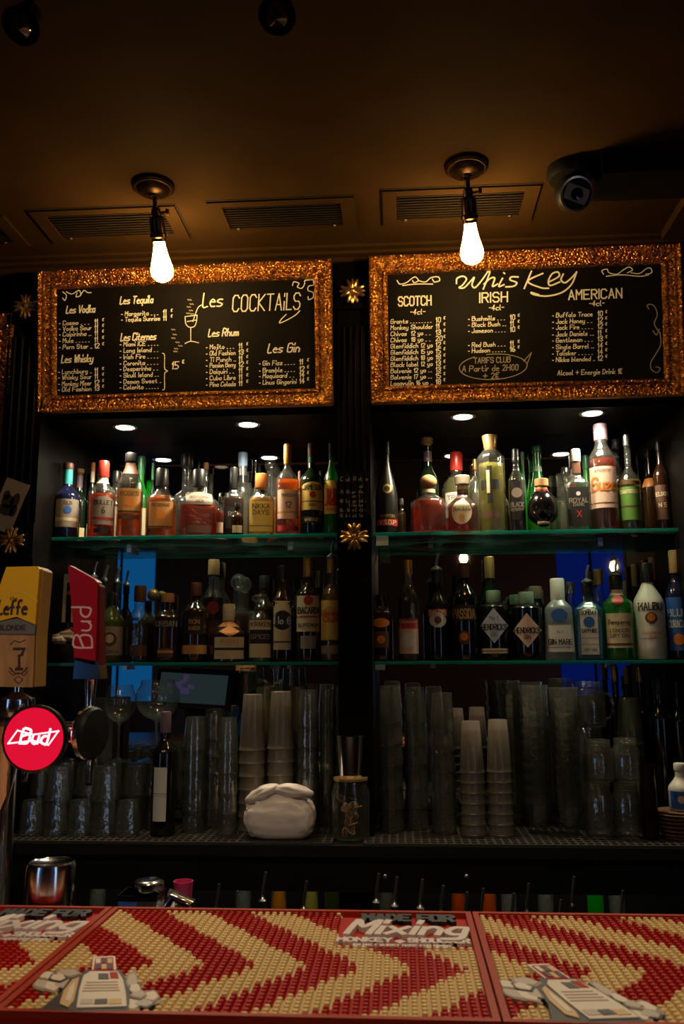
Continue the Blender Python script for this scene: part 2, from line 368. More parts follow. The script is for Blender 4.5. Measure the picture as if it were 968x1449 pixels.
# ================================================================== CEILING
def ceiling_vent(q, label, slats=10):
    c = [PZ(x, y, ZCEIL) for x, y in q]
    x0 = (c[0].x+c[3].x)/2; x1 = (c[1].x+c[2].x)/2; y0 = (c[0].y+c[1].y)/2; y1 = min((c[2].y+c[3].y)/2, 2.545)
    t = thing('ceiling_vent', label, 'vent', ((x0+x1)/2, (y0+y1)/2, ZCEIL)); w, d = (x1-x0)/2, (y1-y0)/2
    g = .005
    MB().box(-w, -d, -.0015, w, d, -.0002).build('groove', GROOVE, t, False)
    fr = MB(); ix, iy = w-.045, d-.032
    fr.box(-w+g, -d+g, -.007, w-g, -iy, -.0016).box(-w+g, iy, -.007, w-g, d-g, -.0016).box(-w+g, -iy, -.007, -ix, iy, -.0016).box(ix, -iy, -.007, w-g, iy, -.0016)
    fr.build('frame', CEILP, t, False)
    for k in range(slats):
        y = -iy + 2*iy*(k+.5)/slats
        MB().add([(-ix, y-iy/slats*.55, -.006), (ix, y-iy/slats*.55, -.006), (ix, y+iy/slats*.35, -.002), (-ix, y+iy/slats*.35, -.002),
                  (-ix, y-iy/slats*.55, -.0075), (ix, y-iy/slats*.55, -.0075), (ix, y+iy/slats*.35, -.0035), (-ix, y+iy/slats*.35, -.0035)],
                 [(0,1,2,3),(7,6,5,4),(0,4,5,1),(1,5,6,2),(2,6,7,3),(3,7,4,0)]).build('slat', CEILP, t, False)
    for sx in (-1, 1): MB().lathe([(.004, -.0095), (.005, -.007)], 8, (sx*ix*.85, iy*.93, 0)).build('screw', STEEL, t)
ceiling_vent([(-190, 311), (8, 301), (42, 346), (-150, 356)], 'slatted ceiling vent cut by the left edge of the picture')
ceiling_vent([(38, 297), (248, 287), (272, 336), (75, 344)], 'slatted ceiling vent behind the bulb above the cocktail board')
ceiling_vent([(287, 286), (503, 273), (507, 322), (312, 332)], 'slatted ceiling vent between the two bulbs')
ceiling_vent([(538, 271), (771, 254), (753, 307), (541, 322)], 'slatted ceiling vent behind the bulb above the whiskey board')
# beam at the right ceiling edge
a, b = PZ(962, 285, ZCEIL), PZ(925, 330, ZCEIL)
struct('trim_6', MB().box(b.x+.02, 1.2, ZCEIL-.03, b.x+.09, 2.545, ZCEIL-.001), CEILP, label='narrow ceiling batten at the right')
# filament bulb pendants
BULBG = emission('glowing_filament_bulb', (1.0, .60, .20), BULB_E)
def pendant(cpx, bpx, y_sock, y_tip, lean, label):
    c = PZ(cpx[0], cpx[1], ZCEIL); Yl = c.y + lean
    b = PY(bpx, (y_sock+y_tip)/2, Yl); d = b-c; L = d.length; s_ = mpp(b); hb = (y_tip-y_sock)*s_; zs = -(L-hb/2)
    t = thing('pendant_lamp', label, 'lamp', (c.x, c.y, ZCEIL), group='filament bulb lamps above the back bar')
    q = Vector((0, 0, -1)).rotation_difference(d.normalized()).to_matrix(); f = lambda v: q @ v
    MB().lathe([(.056, -.001), (.058, -.008), (.051, -.013), (.048, -.013), (.043, -.020), (.030, -.026), (.014, -.030), (.010, -.036)], 28).build('ceiling_canopy', BRONZE, t)
    MB().lathe([(.0065, -.028), (.0065, zs+.085)], 12).xf(f).build('stem', BRONZE, t)
    so = MB().lathe([(.008, zs+.088), (.013, zs+.082), (.013, zs+.066), (.019, zs+.062), (.021, zs+.056), (.021, zs+.020), (.024, zs+.016), (.024, zs+.008), (.020, zs+.004), (.020, zs-.004)], 20).xf(f).build('socket', BRONZE, t)
    MB().lathe([(.003, 0), (.003, .016), (.009, .017), (.009, .024)], 10, (.012, 0, zs+.074), axis='x').xf(f).build('switch_key', BRONZE, so)
    prof = [(.0150, 0), (.0165, .15), (.0225, .38), (.0305, .62), (.0325, .74), (.0290, .86), (.0180, .955), (.006, .99), (0, 1)]
    MB().lathe([(r, zs - f_*hb) for r, f_ in prof], 24).xf(f).build('bulb', BULBG, t)
pendant((217, 262), 228, 341, 399, .10, 'lit filament bulb hanging in front of the cocktail chalkboard')
pendant((660, 234), 667, 315, 374, .10, 'lit filament bulb hanging in front of the whiskey chalkboard')
# ceiling spotlights, switched off, and the lit ones over the customer side
BULBX = glass('dark_bulb_glass', (.25, .2, .15), .10, rough=.08, refl=5, hazecol=(.5, .3, .12))
def ceiling_spot(px, py, label, tilt):
    c = PZ(px, py, ZCEIL-.14)
    t = thing('ceiling_spotlight', label, 'spotlight', (c.x, c.y, ZCEIL))
    MB().lathe([(.05, -.0005), (.05, -.015), (.012, -.022)], 20).build('ceiling_plate', BLACKM, t)
    MB().lathe([(.010, -.02), (.010, -.085)], 10).build('stem', BLACKM, t)
    R = Matrix.Rotation(tilt, 3, 'X'); off = Vector((0, 0, -.095))
    f = lambda v: R @ v + off
    MB().lathe([(.014, .03), (.022, .015), (.026, -.01), (.033, -.050), (.035, -.053), (.032, -.050), (.024, -.01), (0, -.005)], 22).xf(f).build('lamp_shade', BRONZE, t)
    MB().lathe([(.010, -.01), (.014, -.02), (.022, -.036), (.025, -.050), (.019, -.063), (0, -.069)], 18).xf(f).build('bulb', BULBX, t)
ceiling_spot(38, 52, 'unlit black ceiling spotlight with round bulb in the upper left corner', -.55)
ceiling_spot(395, 38, 'unlit black ceiling spotlight with round bulb at the top of the picture', -.55)
def lit_spot(x, y, label, watts, size=75, blend=.6, target=None):
    t = thing('ceiling_spotlight', label, 'spotlight', (x, y, ZCEIL))
    MB().lathe([(.055, -.0005), (.055, -.05), (.045, -.05), (.045, -.02), (0, -.02)], 20).build('lamp_shade', BLACKM, t)
    MB().lathe([(0, -.021), (.042, -.021), (.042, -.030), (0, -.032)], 20).build('bulb', emission('warm_spot_bulb', (1, .8, .55), 18), t)
    l = bpy.data.lights.new('spot_beam', 'SPOT'); l.energy = watts; l.color = (1, .80, .56); l.spot_size = math.radians(size); l.spot_blend = blend; l.shadow_soft_size = .05
    o = bpy.data.objects.new('spot_beam', l); COL.objects.link(o); o.location = (x, y, ZCEIL-.055)
    if target: o.rotation_euler = (Vector(target)-Vector(o.location)).to_track_quat('-Z', 'Y').to_euler()
lit_spot(-.45, .75, 'lit ceiling spotlight over the left part of the bar', BARSPOT_W, 80, target=(-.48, 1.35, 1.1))
lit_spot(.55, .75, 'lit ceiling spotlight over the right part of the bar', BARSPOT_W, 80, target=(.25, 1.25, 1.1))
lit_spot(-1.15, .55, 'lit ceiling spotlight aimed at the beer taps', 16, 50, target=(-.95, 1.62, 1.28))  # extra unseen lamp, added only to brighten the tap handles and chrome
# niche downlights
DISC = emission('downlight_glow', (1.0, .88, .62), 45)
for px, py, lab in ((177, 604, 'outer recessed downlight in the left niche'), (351, 600, 'inner recessed downlight in the left niche'), (655, 589, 'inner recessed downlight in the right niche'), (838, 584, 'outer recessed downlight in the right niche')):
    c = PZ(px, py, ZSOF)
    t = thing('downlight', lab, 'lamp', (c.x, c.y, ZSOF), group='niche downlights')
    MB().lathe([(.040, -.0005), (.042, -.003), (.034, -.005), (.030, -.0012)], 28).build('trim_ring', STEEL, t)
    MB().lathe([(.0, -.003), (.029, -.003), (.029, -.0015)], 24).build('diffuser', DISC, t)
    l = bpy.data.lights.new('downlight_beam', 'SPOT'); l.energy = DOWN_W; l.color = (1, .86, .62); l.spot_size = math.radians(150); l.spot_blend = .5; l.shadow_soft_size = .045
    o = bpy.data.objects.new('downlight_beam', l); COL.objects.link(o); o.location = (c.x, c.y, ZSOF-.012)
# security camera and its black housing
c = PZ(808, 262, ZCEIL-.05)
t = thing('security_camera', 'round black security camera with grey lens plate on the ceiling', 'camera', (c.x, c.y, ZCEIL))
MB().lathe([(.062, -.0005), (.062, -.02), (.055, -.034), (.02, -.04)], 24).build('mount', BLACKPL, t)
fd = (CAM + Vector((.9, 0, 0)) - Vector(t.location)).normalized(); q = fd.to_track_quat('-Y', 'Z').to_matrix()
off = Vector((0, -.005, -.078))
bd = MB().lathe([(0, -.05), (.03, -.045), (.046, -.01), (.047, .025), (.043, .036), (.041, .030), (0, .030)], 28, axis='y').xf(lambda v: q @ v + off).build('ball_body', BLACKPL, t)
MB().lathe([(.044, .030), (.045, .037), (.040, .038), (.040, .030)], 28, axis='y', cap0=False, cap1=False).xf(lambda v: q @ v + off).build('ring', STEEL, t)
GREYP = principled('grey_lens_plate', (.35, .33, .28), .5)
rp = MB().prism([(-.030, -.020), (.030, -.020), (.033, -.012), (.033, .012), (.030, .020), (-.030, .020), (-.033, .012), (-.033, -.012)], .030, .036)
rp.xf(lambda v: q @ (Matrix.Rotation(.25, 3, 'Y') @ Vector((v.x, -v.z, v.y))) + off).build('lens_plate', GREYP, t)
MB().lathe([(.016, .036), (.016, .040), (.011, .040), (.0, .037)], 20, axis='y').xf(lambda v: q @ v + off).build('lens', principled('lens_glass', (.01, .008, .006), .05), t)
a = PZ(830, 240, ZCEIL); 
MB().box(a.x-.02, 2.06, ZCEIL-.075, a.x+.55, 2.20, ZCEIL-.0005)
tag(MB().box(c.x+.065, c.y-.085, ZCEIL-.07, XR-.002, c.y+.055, ZCEIL-.001).build('ceiling_duct', BLACKPL, None, False), 'long black duct on the ceiling right of the security camera', 'duct')
# ================================================================== ROOM BEHIND (seen in the mirrors)
def room_window(x0, x1, z0, z1, n, col, s):
    t = struct('window_%d' % n, MB().box(x0, -3.199, z0, x1, -3.19, z1), emission('blue_neon_window_%d' % n, col, s), label='window glowing %s opposite the bar, seen in the mirror of the %s niche' % (('deep blue', 'right') if n == 1 else ('light blue', 'left')))
    MB().box((x0+x1)/2-.012, -3.19, z0, (x0+x1)/2+.012, -3.17, z1).build('glazing_bar', BLACKWOOD, t, False)
    MB().box(x0, -3.19, (z0+z1)*.5-.012, x1, -3.175, (z0+z1)*.5+.012).build('glazing_bar', BLACKWOOD, t, False)
def virt(px, py, Y):           # point of the room whose mirror image is seen at this pixel
    p = PY(px, py, 2*YM - Y); return p
va, vb = virt(785, 755, -3.2), virt(893, 985, -3.2)
room_window(va.x, vb.x, vb.z, va.z, 1, (.004, .030, .36), .32)
va, vb = virt(128, 765, -3.2), virt(214, 992, -3.2)
room_window(va.x, vb.x, vb.z, va.z, 2, (.010, .20, .62), .5)
SHADE = principled('red_lamp_shade', (.45, .03, .015), .5, emit=(1, .10, .02), es=.9)
for px, py, Y, kind, lab in ((185, 680, -1.4, 'r', 'red shaded lamp reflected behind the left bottles'), (372, 668, -1.6, 'r', 'red shaded lamp reflected near the middle bottles'),
                       (656, 788, -1.0, 'b', 'filament bulb of the room reflected above the dark bottles'), (868, 800, -1.8, 'b', 'filament bulb of the room reflected in the blue glow')
                       ):
    c = virt(px, py, Y)
    t = thing('room_lamp', lab, 'lamp', (c.x, Y, ZCEIL), group='lamps of the room behind')
    MB().lathe([(.004, c.z-ZCEIL+.05), (.004, -.001)], 8).build('cord', BLACKM, t); z = c.z-ZCEIL
    if kind == 'r': MB().lathe([(.13, z-.04), (.15, z-.02), (.09, z+.04), (.02, z+.05)], 20).build('lamp_shade', SHADE, t)
    else:
        MB().lathe([(.018, z+.03), (.02, z+.075), (.006, z+.08)], 12).build('socket', BRONZE, t)
        MB().lathe([(0, z-.05), (.02, z-.045), (.032, z-.015), (.026, z+.01), (.016, z+.03)], 14).build('bulb', emission('room_bulb', (1, .62, .25), 60), t)
# street windows of the customer room on both sides, never in view but mirrored in chrome and glass
WIN = emission('pale_street_window', (.50, .72, 1.0), 1.3)
def side_window(x, y0, y1, z0, z1, n, lab):
    sg = 1 if x < 0 else -1
    t = struct('window_%d' % n, MB().box(min(x, x+sg*.008), y0, z0, max(x, x+sg*.008), y1, z1), WIN, label=lab)
    for k in range(1, 3):
        yy = y0+(y1-y0)*k/3; MB().box(min(x, x+sg*.03), yy-.02, z0, max(x, x+sg*.03), yy+.02, z1).build('glazing_bar', BLACKWOOD, t, False)
side_window(XL+.001, -2.2, -1.3, .6, 2.3, 3, 'street window in the side wall left of the customers')
side_window(XR-.001, -2.4, -1.5, .6, 2.3, 4, 'street window in the side wall right of the customers')
# ================================================================== CHALKBOARDS
def make_board(bl, br, tl, tr, label, Ys=(2.62, 2.60, 2.56, 2.54)):
    BL, BR, TL, TR = PY(*bl, Ys[0]), PY(*br, Ys[1]), PY(*tl, Ys[2]), PY(*tr, Ys[3])
    o = (BL+BR)/2; ux = ((BR-BL).normalized() + (TR-TL).normalized()).normalized(); top = (TL+TR)/2
    up = top-o; up = (up - ux*up.dot(ux)); h = up.length; up.normalize(); n = up.cross(ux)   # n points away from the room (+Y)
    w = ((BR-BL).length + (TR-TL).length)/2
    t = thing('chalkboard', label, 'chalkboard'); mw = Matrix.Identity(4)
    for i, v in enumerate((ux, n, up)):
        for j in range(3): mw[j][i] = v[j]
    mw.translation = o; t.matrix_world = mw
    fw = .058; hw = w/2
    MB().box(-hw+.02, .004, .02, hw-.02, .014, h-.02).build('slate', CHALKB, t, False)
    # mitred frame rails with a stepped, gilded profile: (inset from outside, depth towards the room)
    prof = [(0, .014), (0, -.016), (.005, -.020), (.011, -.018), (.013, -.014), (.022, -.016), (.034, -.007), (.042, -.004), (.044, -.009), (.051, -.010), (.056, -.002), (.058, .006), (.058, .014)]
    cs = [(-hw, 0), (hw, 0), (hw, h), (-hw, h)]
    for k in range(4):
        (ax, az), (bx, bz) = cs[k], cs[(k+1) % 4]; mb = MB(); vv = []
        for i, d in prof:
            for (x, z) in ((ax, az), (bx, bz)):
                vv.append((x - math.copysign(i, x), d, i if z == 0 else h-i))
        mb.add(vv, [(2*i, 2*i+1, 2*i+3, 2*i+2) for i in range(len(prof)-1)]).build('frame_rail', GOLD, t, False)
        # beads on the outer edge and leaf bosses in the hollow
        L = math.hypot(bx-ax, bz-az); bd = MB(); dirx, dirz = (bx-ax)/L, (bz-az)/L; inx, inz = -dirz, dirx
        nb = int(L/.0105)
        for q in range(nb):
            s = (q+.5)/nb*L; bd.ellipsoid((ax+dirx*s+inx*.006, -.0195, az+dirz*s+inz*.006), (.0042, .0042, .0042), 6, 4)
        tag(bd.build('beading', GOLD, t), kind='stuff'); lf = MB(); nl = int((L-.08)/.026)
        for q in range(nl):
            s = .04 + (q+.5)/nl*(L-.08); an = math.atan2(dirz, dirx)
            for sg in (-1, 1):
                lf.ellipsoid((ax+dirx*s+inx*(.029+.004*sg), -.0105, az+dirz*s+inz*(.029+.004*sg)), (.0115, .0055, .0038), 6, 4, Matrix.Rotation(-an - .6*sg, 3, 'Y'))
        tag(lf.build('leaf_carving', GOLD, t), kind='stuff'); ib = MB(); ni = int((L-.12)/.010)
        for q in range(ni):
            s = .06 + (q+.5)/ni*(L-.12); an = math.atan2(dirz, dirx)
            ib.ellipsoid((ax+dirx*s+inx*.0475, -.0105, az+dirz*s+inz*.0475), (.006, .003, .0026), 6, 4, Matrix.Rotation(-an - .5, 3, 'Y'))
        tag(ib.build('rope_moulding', GOLD, t), kind='stuff')
    def uv(px, py):
        d = ray(px, py); p = o + n*.004; k = (p-CAM).dot(n)/d.dot(n); q = CAM + d*k - o
        return q.dot(ux), q.dot(up)
    s = mpp(o)
    return t, uv, s
def put(bd, text, px, py, hpx, mat=CHALK, w=1.25, shear=.12, smooth=False, endpx=None, name='chalk_lettering'):
    t, uv, s = bd; u, v = uv(px, py)
    lines, tw = strokes(text, hpx*s, shear, smooth)
    k = 1.0
    if endpx: k = (uv(endpx, py)[0]-u)/tw
    lines = [[(u+a*k+random.uniform(-.15, .15)*s, v+b) for a, b in ln] for ln in lines]
    return ribbons(MB(), lines, w*s, lambda a, b, e: (a, .0036-e, b)).build(name, mat, t, False)
def draw(bd, pts, w=1.4, mat=CHALK, name='chalk_drawing', smooth=True):
    t, uv, s = bd; L = []
    for ln in pts:
        q = [uv(*p) for p in ln]
        if smooth and len(q) > 2:
            r = [q[0]]
            for i in range(len(q)-1):
                p0, p1, p2, p3 = q[max(i-1, 0)], q[i], q[i+1], q[min(i+2, len(q)-1)]
                for tt in (.2, .4, .6, .8, 1.0):
                    r.append(tuple(.5*(2*p1[d] + (p2[d]-p0[d])*tt + (2*p0[d]-5*p1[d]+4*p2[d]-p3[d])*tt*tt + (3*p1[d]-p0[d]-3*p2[d]+p3[d])*tt**3) for d in (0, 1)))
            q = r
        L.append(q)
    if smooth and name == 'chalk_drawing':      # every drawn stroke its own part
        return [ribbons(MB(), [q], w*s, lambda a, b, e: (a, .0036-e, b)).build(name, mat, t, False) for q in L][0]
    return ribbons(MB(), L, w*s, lambda a, b, e: (a, .0036-e, b)).build(name, mat, t, False)
def dots(bd, x0, x1, y, sl):
    n = max(2, int((x1-x0)/4)); 
    return [[(x0+(x1-x0)*k/n, y+sl*(x1-x0)*k/n), (x0+(x1-x0)*k/n+1.2, y+sl*(x1-x0)*k/n)] for k in range(n)]
def item(bd, text, px, py, price, ppx, end=None, mat=CHALK, h=6.0):
    sl = -.03; nat = strokes(text, h, .1)[1]; lim = ppx-5-px
    put(bd, text, px, py, h, mat, 1.0, .1, endpx=px+min(nat*.92, lim if price else nat))
    ex = px + min(nat*.92, lim) + 4
    if ppx - 4 > ex: draw(bd, dots(bd, ex, ppx-4, py+(ex-px)*sl, sl), .8, mat, 'chalk_dots', False)
    if price: put(bd, price, ppx, py+(ppx-px)*sl, h*1.15, mat, 1.2, .05); put(bd, '€', ppx+11, py+(ppx-px)*sl-4.5, 3.6, mat, .8)
    draw(bd, [[(px-5, py-2), (px-3.8, py-2)]], 1.2, mat, 'chalk_dots', False)
B1 = make_board((53.5, 584), (474, 575), (61.5, 386.5), (472, 367), 'gold framed chalkboard listing cocktails in white chalk')
B = B1
put(B, 'Les', 287, 434, 19, w=1.9, shear=.15, smooth=True, endpx=314); put(B, 'COCKTAiLS', 329, 441, 23, w=1.7, shear=.12, endpx=424)
draw(B, [[(405, 445), (398, 452), (396, 457), (406, 453), (418, 446), (424, 440)]], 1.4)
H1 = dict(w=1.7, shear=.25, smooth=True)
put(B, 'Les Vodka', 94, 443, 10, **H1, endpx=134); put(B, 'Les Whisky', 87, 513, 10, **H1, endpx=131)
put(B, 'Les Tequila', 170, 430, 10, **H1, endpx=216); put(B, 'Les Citernes', 171, 482, 10, **H1, endpx=220)
put(B, 'Les Rhum', 295, 476, 10, **H1, endpx=337); put(B, 'Les Gin', 379, 499, 12, **H1, endpx=423)
for tx, y, pr in (('Cosmo', 460, '11'), ('Vodka Sour', 468, '11'), ('Caipirinha', 476, '11'), ('Mule', 485, '11'), ('Porn Star', 494, '12')): item(B, tx, 89, y, pr, 134)
for tx, y, pr in (('Lynchburg', 529, '11'), ('Whisky Sour', 537, '11'), ('Monkey Mixer', 546, '12'), ('Old Fashion', 554, '13')): item(B, tx, 88, y, pr, 134)
for tx, y, pr in (('Margarita', 447, '11'), ('Tequila Sunrise', 455, '11')): item(B, tx, 177, y, pr, 231)
for tx, y in (('Miami ICE', 490), ('Long Island', 499), ('Irish Fire', 508), ('Coronita', 517), ('Desperinha', 525), ('Skull Island', 534), ('Demon Sweet', 543), ('Colorito', 551)): item(B, tx, 175, y, '', 231, mat=CHALK)
draw(B, [[(230, 500), (233, 503), (233, 521), (237, 525), (233, 529), (233, 549), (230, 552)]], 1.1)
put(B, '15', 243, 522, 10, w=1.4); put(B, '€', 258, 514, 4.5, w=1)
for tx, y, pr in (('Mojito', 494, '11'), ('Old Fashion', 503, '13'), ('Ti Punch', 512, '11'), ('Passion Berry', 520, '12'), ('Daiquiri', 529, '11'), ('Cuba Libre', 538, '11'), ('Pina Colada', 547, '11')): item(B, tx, 297, y, pr, 338)
for tx, y, pr in (('Gin Fizz', 517, '11'), ('Bramble', 527, '12'), ('Maquisard', 535, '14'), ('Linus Gingerini', 544, '14')): item(B, tx, 372, y, pr, 424)
draw(B, [[(89, 413), (94, 418), (92, 425), (89, 422)], [(94, 413), (102, 416), (112, 411), (114, 418), (108, 420), (109, 415)], [(114, 418), (119, 411), (124, 414), (129, 414)]])
draw(B, [[(414, 404), (416, 399), (423, 401), (421, 406), (427, 408), (431, 402), (432, 397), (443, 396)], [(443, 396), (444, 403), (437, 405), (436, 411), (443, 414), (443, 421), (437, 424), (436, 420)]])
draw(B, [[(262, 448), (263, 458), (268, 463), (275, 462), (278, 455), (279, 446)], [(262, 448), (279, 446)], [(270, 464), (270, 482)], [(262, 486), (270, 483), (281, 485)], [(273, 455), (280, 436), (287, 431)], [(265, 455), (277, 453)]], 1.2, CHALK)
rb = [[(x+dx, y), (x+dx+1.6, y+.8)] for x, y in ((266, 424), (269, 430), (265, 434), (268, 439), (264, 443), (270, 444), (243, 466), (245, 473), (243, 478), (249, 484), (253, 489), (247, 493), (246, 497)) for dx in (0, 3)]
draw(B, rb, 1.4, CHALKD, 'chalk_drawing', False)
B2 = make_board((523, 572), (971, 561), (522, 365), (957, 346), 'gold framed chalkboard listing whiskeys in white chalk')
B = B2
wk = [[(646, 401), (647, 394), (655, 391), (660, 395), (655, 403), (650, 407), (657, 407), (666, 398), (671, 393), (668, 403), (672, 407), (680, 399), (690, 385)],
      [(690, 385), (693, 386), (684, 409)], [(685, 402), (694, 394), (700, 394), (697, 405), (704, 402)], [(711, 394), (706, 405), (713, 403)], [(713, 386), (714, 387)],
      [(733, 392), (724, 392), (722, 396), (731, 400), (727, 405), (716, 406)], [(752, 384), (742, 408)], [(768, 387), (747, 398), (765, 407), (776, 408)],
      [(777, 399), (791, 391), (789, 385), (781, 388), (776, 398), (779, 404), (792, 399)], [(797, 388), (794, 396), (800, 400), (810, 392), (816, 385)], [(816, 385), (809, 402), (795, 414), (774, 419), (756, 417), (752, 414), (762, 417)]]
draw(B, wk, 2.2, CHALK, 'chalk_lettering')
put(B, 'SCOTCH', 564, 433, 13, w=2.0, shear=.02, endpx=610); put(B, 'IRISH', 679, 428, 13.5, w=2.0, shear=.02, endpx=718); put(B, 'AMERICAN', 805, 424, 13, w=1.9, shear=.02, endpx=880)
for x, y in ((581, 445), (692, 439), (834, 433)): put(B, '-4cl-', x, y, 7, w=1.2)
for k, (tx, pr) in enumerate((('Grants', '10'), ('Monkey Shoulder', '11'), ('Chivas  12 yo', '13'), ('Chivas  18 yo', '20'), ('Glenfiddich 12 yo', '12'), ('Glenfiddich 15 yo', '15'), ('Glenfiddich 18 yo', '18'), ('Black label 12 yo', '13'), ('Balvenie 12 yo', '13'), ('Balvenie 17 yo', '15'), ('Lagavulin 16 yo', '18'))): item(B, tx, 553, 458+8.75*k, pr, 617)
for tx, y, pr in (('Bushmills', 454, '10'), ('Black Bush', 462.5, '11'), ('Jameson', 471, '10'), ('Red Bush', 491, '11'), ('Hudson', 499, '16')): item(B, tx, 668, y, pr, 722)
for tx, y, pr in (('Buffalo Trace', 449, '10'), ('Jack Honey', 458, '12'), ('Jack Fire', 466.5, '12'), ('Jack Daniels', 476, '11'), ('Gentleman', 484.5, '13'), ('Single Barrel', 494, '14'), ('Talisker', 503, '14'), ('Nikka blended', 512, '12')): item(B, tx, 787, y, pr, 846)
put(B, 'Alcool + Energie Drink 1€', 789, 531, 6.5, CHALK, 1.0, .1, endpx=880)
el = [(698+48*math.cos(a/16*math.pi), 519-2*math.cos(a/16*math.pi)+18*math.sin(a/16*math.pi)) for a in range(-9, 22)]
draw(B, [el, [(741, 511), (752, 499), (746, 515)]], 1.1, CHALKD, smooth=False)
put(B, 'TARIFS CLUB', 671, 514, 7.5, CHALKD, 1.1, .05, endpx=722); put(B, 'A Partir de 2H00', 654, 526, 8, CHALKD, 1.2, .1, endpx=733); put(B, '+ 2€', 684, 536, 8, CHALKD, 1.3, .05)
draw(B, [[(562, 397), (566, 402), (575, 400), (583, 394), (588, 392), (592, 397), (586, 400), (584, 397)], [(592, 397), (602, 399), (610, 393), (620, 392), (622, 397), (615, 399), (612, 395)], [(570, 404), (590, 402), (612, 402)]], 1.5)
draw(B, [[(854, 388), (852, 383), (859, 381), (862, 386), (873, 388), (882, 382), (890, 378), (895, 382), (888, 386)], [(893, 386), (905, 387), (915, 380), (921, 380), (922, 386), (914, 388)], [(858, 391), (880, 389), (905, 391), (918, 389)]], 1.4)
draw(B, [[(918, 437), (916, 432), (923, 431), (928, 437), (930, 446), (926, 457), (929, 465), (934, 471)], [(924, 468), (929, 474), (933, 466)], [(934, 471), (935, 487), (928, 501), (921, 513), (922, 523), (930, 527), (934, 521), (928, 519)]], 1.4, CHALKD)
B3 = make_board((-330, 724), (12, 722), (-320, 462), (13, 443), 'third gold framed chalkboard cut by the left edge of the picture', (2.66, 2.64, 2.63, 2.61))
B = B3
for k, y in enumerate((480, 488, 496, 507, 520, 530, 548, 560)): put(B, ('ay', '11€', '12€', '11€', 'Y', '13€', '10€', 'julep')[k], -6, y, 7, w=1.2)
# chalk note written on the centre pillar
o = PY(503, 700, 2.594); s = mpp(o)
t = thing('pillar_slate', 'small black slate with white chalk note on the centre pillar', 'slate', (o.x, 2.597, o.z))
MB().box(-.047, -.003, -.065, .047, .0028, .072).build('slate', CHALKB, t, False)
for tx, x, y, h in (('Club Rates', -21, 20, 6), ('Lait', 2, 10, 5.5), ('-70 Beer Wine', -24, 2, 4.6), ('soft', -6, -4, 4.6), ('-80 Longdrinks', -24, -11, 4.6), ('Premium', -9, -17, 4.6), ('-Sub Wine Bottle', -24, -24, 4.6), ('-Sub Bottles', -24, -32, 4.6)):
    ln, tw = strokes(tx, h*s, .1); k = min(1.0, .088/tw)
    ribbons(MB(), [[(x*s + a*k*.95, y*s+b) for a, b in l] for l in ln], .55*s, lambda a, b, e: (a, -.0034-e, b)).build('chalk_lettering', CHALKD, t, False)
# leaflet pinned on the left pillar
t = thing('leaflet', 'grey photo leaflet hanging tilted on the left pillar', 'leaflet')
a = PY(14, 715, 2.59); s = mpp(a); t.location = (a.x, 2.586, a.z); t.rotation_euler = (0, .35, 0)
MB().box(-19*s, -.0008, -38*s, 17*s, .0008, 36*s).build('sheet', principled('grey_photo_paper', (.30, .25, .21), .6), t, False)
ink = principled('dark_print', (.03, .022, .018), .7)
mb = MB()
for cx, cz, rx, rz in ((-4, 4, 9, 10), (6, 8, 6, 12), (-2, -8, 12, 8), (9, -6, 5, 9), (-9, 12, 5, 7)):
    mb.add([(cx*s+rx*s*math.cos(k*.52), -.0014, cz*s+rz*s*math.sin(k*.52)) for k in range(12)], [tuple(range(12))])
mb.build('printed_picture', ink, t, False)
# ================================================================== BOTTLES
def liq(n, c, h=.5): return glass('liquid_'+n, c, h*.85, ior=1.33, hazecol=c, rough=.22, edge=.85, dif=.12, refl=2.5)
LQ = {'amber': liq('amber', (.90, .30, .025)), 'damber': liq('dark_amber', (.52, .11, .012)), 'orange': liq('orange', (.95, .34, .03)), 'red': liq('red_amber', (.78, .17, .02), .4),
      'yellow': liq('yellow', (.86, .82, .34), .35), 'gold': liq('gold', (.95, .55, .06)), 'green': liq('chartreuse', (.52, .50, .10)), 'brown': liq('brown', (.22, .06, .02)), 'clear': liq('water', (.90, .92, .88), .06), 'rose': liq('rose', (.75, .18, .10))}
GL = {'clear': CLEARB, 'black': principled('black_bottle_glass', (.006, .005, .005), .14, spec=.9), 'dgreen': principled('dark_green_glass', (.006, .014, .006), .14, spec=.9),
      'dbrown': principled('dark_brown_glass', (.022, .008, .003), .14, spec=.9), 'green': glass('green_glass', (.08, .62, .12), .5, hazecol=(.05, .62, .08), rough=.22, refl=2.5), 'olive': glass('olive_glass', (.22, .26, .05), .75, hazecol=(.24, .27, .05), rough=.15),
      'blue': glass('blue_glass', (.12, .55, .70), .45, hazecol=(.08, .42, .55), rough=.22, refl=2.5), 'navy': principled('navy_glass', (.01, .012, .05), .1, coat=.4), 'white': principled('white_glazed_bottle', (.72, .70, .60), .25, coat=.3),
      'frost': glass('frosted_glass', (.75, .80, .82), .7, hazecol=(.62, .68, .70), rough=.3), 'matte': principled('matte_black_bottle', (.012, .011, .010), .32)}
def col(n, c, r=.45, m=0.0): return principled(n, c, r, m)
